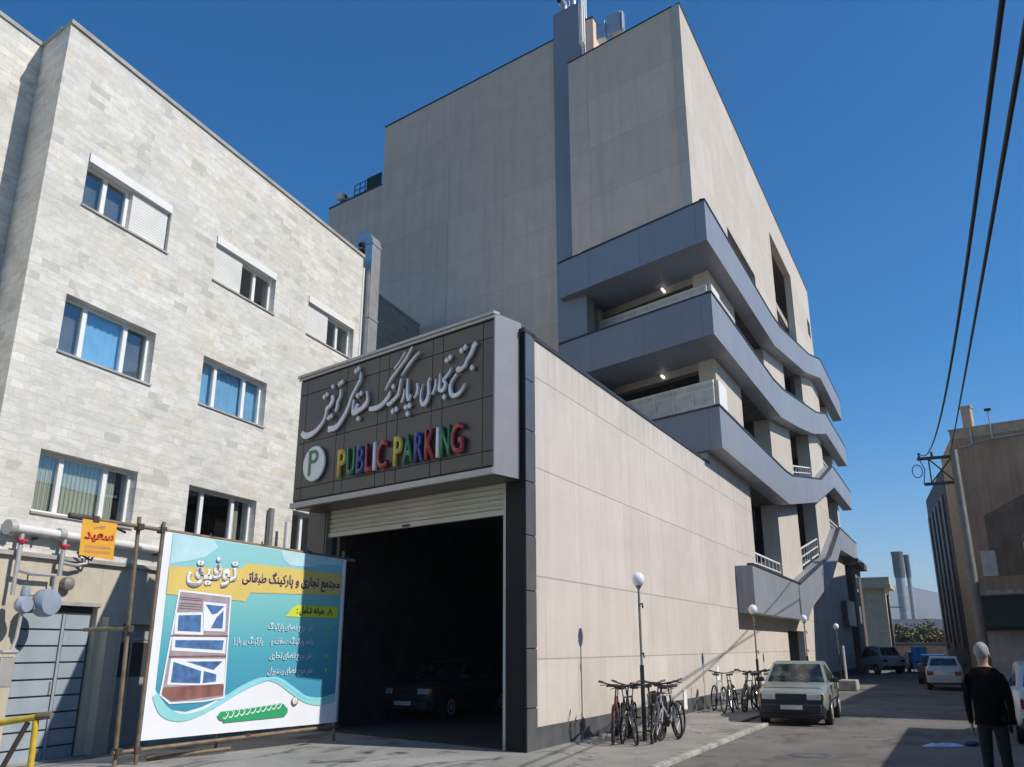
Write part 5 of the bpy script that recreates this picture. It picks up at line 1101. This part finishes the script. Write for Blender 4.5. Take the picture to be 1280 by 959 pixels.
w = MB(); w.tube([(0, 0, -.2), (0, 0, 9.75)], [.21, .15], 10); w.build('pole_shaft', m['post'], EP, smooth='auto')
w = MB(); w.box(-.06, .06, -.1, 1.45, 9.42, 9.54); w.box(-.06, .06, -.1, 1.3, 8.3, 8.42); w.build('crossarm', m['tube_dark'], EP)
w = MB(); w.tube([(0, .1, 8.4), (0, 1.0, 9.45)], .035, 6); w.tube([(0, 1.0, 8.4), (0, .1, 9.45)], .035, 6); w.tube([(0, 1.0, 8.36), (0, 1.0, 9.48)], .03, 6); w.build('brace', m['tube_dark'], EP)
for y in (.85, 1.35):
    w = MB(); w.lathe([(.03, 0), (.07, .05), (.04, .1), (.07, .15), (.03, .22)], 10, (0, y, 9.54)); w.build('insulator', m['brown_clad'], EP, smooth='auto')
w = MB()
for q in range(16): a0, a1 = 2 * math.pi * q / 16, 2 * math.pi * (q + 1) / 16; w.tube([(0, 1.5 + .2 * math.cos(a0), 8.95 + .28 * math.sin(a0)), (0, 1.5 + .2 * math.cos(a1), 8.95 + .28 * math.sin(a1))], .02, 5, cap=False)
w.tube([(0, 1.35, 9.45), (0, 1.2, 9.0), (0, 1.3, 8.4)], .02, 5); w.build('cable_coil', m['cable'], EP)
def wire(label, a, b, sag, r_, group='overhead cables to the utility pole'):
    a, b = Vector(a), Vector(b); pts = [a.lerp(b, t_) - Vector((0, 0, sag * 4 * t_ * (1 - t_))) for t_ in [-.06 + 1.06 * (i / 60) ** 1.6 for i in range(61)]]
    w = MB(); w.tube(pts, r_, 6); o = w.build('overhead_cable', m['cable'], smooth=True); return tag(o, label, 'cable', group)
wire('left of the two thick overhead cables at the upper right', (2.786, 4, 5.208), tuple(S(26.8, -7.42 + 1.35, 9.76)), 1.0, .018)
wire('right of the two thick overhead cables at the upper right', (2.945, 4, 5.208), tuple(S(26.8, -7.42 + .1, 9.72)), .06, .020)
# plain walls of the right side, just outside the picture; they shade the road
A = thing('boundary_wall', 'low plain wall along the right side of the street beside the camera', 'wall', P0, STREET_RZ)
w = MB(); w.box(-13, 8.9, -9.7, -9.35, -.2, 3.42); w.build('wall_body', m['white_wall'], A)
w = MB(); w.box(-13, 8.95, -9.75, -9.3, 3.42, 3.5); w.build('wall_cap', m['kerb'], A)
A = thing('roadside_house', 'plain two storey house on the right side of the street past the low wall', 'house', P0, STREET_RZ)
w = MB(); w.box(12.4, 26, -13.9, -9.35, -.2, 5.65); w.build('house_wall', m['brick_tan'], A)
w = MB(); w.box(12.35, 26.05, -13.9, -9.3, 5.65, 5.75); w.build('house_roof', m['coping'], A)
w = MB(); w.box(12.4, 35.5, -22, -14, -.2, 9.9); w.build('rear_block', m['brick_tan'], A)  # unseen set-back block, added to cut sky light on the road
w = MB(); w.box(12.3, 35.6, -22.1, -13.95, 9.9, 10.0); w.build('rear_roof', m['coping'], A)
for x in (14, 18, 22): w = MB(); w.box(x, x + 1.6, -9.345, -9.32, 3.6, 4.8); w.build('window', m['dark_glass'], A)
A = thing('garden_house', 'plain house standing behind the low wall on the right side of the street', 'house', P0, STREET_RZ)  # out of view, added to hold sky light off the road
w = MB(); w.box(-13, 8.9, -20, -13, -.2, 6.7); w.build('house_wall', m['brick_tan'], A)
w = MB(); w.box(-13.1, 8.95, -20.1, -12.95, 6.7, 6.8); w.build('house_roof', m['coping'], A)
# dark shrub over the right-hand wall
def foliage(A, c, rx, rz, count, size, mat, seed):
    rr = random.Random(seed); w = MB(); cl = []
    for _ in range(max(6, int(count / 70))):
        u = Vector((rr.gauss(0, 1), rr.gauss(0, 1), rr.gauss(0, 1))).normalized() * (rr.random() ** .4); cl.append(Vector((c[0] + u.x * rx, c[1] + u.y * rx, c[2] + u.z * rz)))
    for _ in range(count):
        q = rr.choice(cl); p = q + Vector((rr.gauss(0, .16 * rx), rr.gauss(0, .16 * rx), rr.gauss(0, .13 * rz)))
        a = Vector((rr.gauss(0, 1), rr.gauss(0, 1), rr.gauss(0, .7))).normalized() * size * (.6 + .8 * rr.random()); b = a.cross(Vector((rr.gauss(0, 1), rr.gauss(0, 1), rr.gauss(0, 1)))).normalized() * size * .45
        w.quad(p - a, p + b, p + a, p - b)
    return w.build('crown', mat, A, fix=False)
def tree(label, loc, h_, rx, rz, count, size, mat, seed, cat='tree', name='leafy_tree'):
    A = thing(name, label, cat, loc, 0, 'trees at the far end of the street'); rr = random.Random(seed)
    w = MB(); w.tube([(0, 0, -.2), (.05 * h_ * rr.uniform(-1, 1), 0, h_ * .45), (0, .05 * h_ * rr.uniform(-1, 1), h_ * .8)], [h_ * .03, h_ * .02, h_ * .008], 8)
    for _ in range(6):
        a = rr.uniform(0, 6.28); w.tube([(0, 0, h_ * rr.uniform(.3, .6)), (rx * .7 * math.cos(a), rx * .7 * math.sin(a), h_ * rr.uniform(.65, .9))], [h_ * .011, h_ * .003], 5)
    w.build('trunk', m['bark'], A, smooth=True); foliage(A, (0, 0, h_ - rz), rx, rz, count, size, mat, seed); return A
tree('green leafy tree at the far end behind the blue tarp', (40.5, 92, -.1), 4.0, 2.1, 1.8, 2000, .22, m['leaf'], 11)
tree('dry yellowish tree at the far end, tallest of the row', (43.6, 94, -.1), 4.4, 2.2, 1.9, 2100, .22, m['leaf_dry'], 12)
tree('small green tree at the far end beside the brown cladding', (46.6, 93, -.1), 3.7, 1.9, 1.7, 1700, .2, m['leaf'], 13)
tree('thin dry tree at the far end close to the dark side wall', (35.6, 70, -.1), 3.6, 1.3, 1.6, 1300, .17, m['leaf_dry'], 14)
A = thing('dark_shrub', 'dark shrub standing behind the white hatchback at the right edge', 'shrub', S(12.5, -8.9, -.05), 0); w = MB()
for k in range(5): w.tube([(0, 0, 0), (.3 * math.cos(k * 1.3), .3 * math.sin(k * 1.3), 1.1)], [.03, .01], 5)
w.build('stem', m['bark'], A); foliage(A, (0, 0, 1.35), .55, .55, 1300, .06, m['leaf'], 21)

# ================================================================ far end of the street
A = thing('brown_house', 'dark brown brick house with flat cap at the end of the parking facade', 'house', (24.3, 62, 0), STREET_RZ)
w = MB(); w.box(-1, 4.6, 0, 4.5, -.2, 7.1); w.build('house_wall', m['brown_house'], A)
w = MB(); w.box(-1.5, 4.9, -.5, 4.7, 7.1, 7.55); w.build('roof_slab', m['brown_house'], A)
for z in (3.2, 5.4): w = MB(); w.box(.6, 1.8, -.02, -.004, z, z + 1.2); w.build('window', m['dark_glass'], A)
A = thing('beige_house', 'sunlit yellow beige house with narrow windows at the end of the street', 'house', (32.4, 76, 0), STREET_RZ)
w = MB(); w.wall(-1.6, 3.2, -.2, 6.4, [(-.9, -.55, 1.6, 3.6), (.3, .65, 1.6, 3.6), (1.5, 1.85, 1.6, 3.6), (-.9, -.55, 4.4, 5.6), (.6, .95, 4.4, 5.6), (1.9, 2.2, 4.4, 5.6)], 0, .3); w.box(-1.6, -1.3, .301, 5, -.2, 6.4); w.box(2.9, 3.2, .301, 5, -.2, 6.4); w.build('house_wall', m['beige_house'], A)
w = MB(); w.box(-1.2, 2.8, .8, .9, 0, 6.2); w.build('inner_wall', m['room'], A)
w = MB(); w.box(-2.1, 3.4, -.5, 5, 6.4, 6.7); w.box(-2.0, 0, -.45, 5, 6.7, 7.3); w.build('roof_slab', m['beige_house'], A)
A = thing('dark_pole', 'thin dark electricity pole beside the beige house at the far end', 'utility pole', (29.9, 70, -.1), 0)
w = MB(); w.tube([(0, 0, 0), (0, 0, 5.7)], [.16, .11], 8); w.build('pole_shaft', m['brown_clad'], A, smooth='auto')
w = MB(); w.box(0, 1.0, -.04, .04, 4.7, 4.78); w.build('crossarm', m['brown_clad'], A)
for i, (x, r_, zt, lb) in enumerate(((133.2, 1.55, 32.8, 'thicker silver chimney stack with a dark collar beyond the trees'), (136.3, .75, 31.8, 'thinner silver chimney stack close beside the thick one'))):
    A = thing('chimney_stack', lb, 'chimney', (x, 300, 0), 0, 'twin chimney stacks in the distance')
    w = MB(); w.lathe([(r_, -.2), (r_ * .98, 24)] if i == 0 else [(r_, -.2), (r_ * .95, 24)], 24); w.build('stack', m['stack'], A, smooth='auto')
    w = MB(); w.lathe([(r_ * 1.05, 24.01), (r_ * 1.18, 25.5), (r_ * 1.18, zt - 1.2), (r_ * 1.3, zt - .6), (r_ * 1.3, zt)], 24); w.build('collar', m['collar'], A, smooth='auto')
    w = MB()
    for z in (6, 12, 18): w.lathe([(r_ * 1.04, z), (r_ * 1.04, z + .4)], 24)
    w.build('ring', m['pipe_silver'], A, smooth='auto')
A = thing('long_shed', 'low dark roofed shed at the end of the street below the chimneys', 'shed', (46.5, 108, 0), R(-8))
w = MB(); w.box(-3, 6, 0, 6, -.2, 3.6); w.build('shed_wall', m['brown_house'], A)
w = MB(); w.prism([(-.6, 3.6), (3, 4.9), (6.6, 3.6), (6.6, 3.45), (-.6, 3.45)], 'x', -3.5, 6.4); w.build('shed_roof', m['plinth'], A)
A = thing('end_wall', 'dark boundary wall closing the far end of the street', 'wall', (34, 80, 0), R(-8))
w = MB(); w.box(-4, 26, 0, .4, -.2, 1.9); w.build('wall_body', m['brown_house'], A)
w = MB(); w.box(-4, 26, -.05, .45, 1.9, 2.0); w.build('wall_cap', m['plinth'], A)
A = thing('blue_tarp', 'bright blue tarp hanging in folds at the end of the street', 'tarp', (22.72, 50, -.05), R(-20))
w = MB(); n = 12
for i in range(n):
    a, b = -.36 + .72 * i / n, -.36 + .72 * (i + 1) / n; ya, yb = .05 * math.sin(i * 1.3), .05 * math.sin((i + 1) * 1.3)
    w.add([(a, ya, .55 - .02 * (i % 3)), (b, yb, .55 - .02 * ((i + 1) % 3)), (b, yb, 1.68), (a, ya, 1.68), (a, ya + .01, .55), (b, yb + .01, .55), (b, yb + .01, 1.68), (a, ya + .01, 1.68)], [(0, 1, 2, 3), (7, 6, 5, 4)])
w.build('tarp_cloth', m['tarp'], A)
w = MB(); w.tube([(-.4, .06, 1.68), (.4, .06, 1.68)], .02, 6); w.tube([(-.38, .06, 0), (-.38, .06, 1.68)], .02, 6); w.tube([(.38, .06, 0), (.38, .06, 1.68)], .02, 6); w.build('tarp_frame', m['post'], A)

# ================================================================ thin autumn haze
w = MB(); w.box(-4100, 4100, -450, 9100, -1.2, 262)
hz = w.build('haze', []); tag(hz, kind='stuff')
hm = bpy.data.materials.new('haze'); hm.use_nodes = True; ht = hm.node_tree
for nd in list(ht.nodes): ht.nodes.remove(nd)
out = ht.nodes.new('ShaderNodeOutputMaterial'); pv = ht.nodes.new('ShaderNodeVolumePrincipled'); pv.inputs['Color'].default_value = (.78, .88, 1, 1); pv.inputs['Density'].default_value = .00028; pv.inputs['Anisotropy'].default_value = .2
ht.links.new(pv.outputs[0], out.inputs['Volume']); hz.data.materials.append(hm)
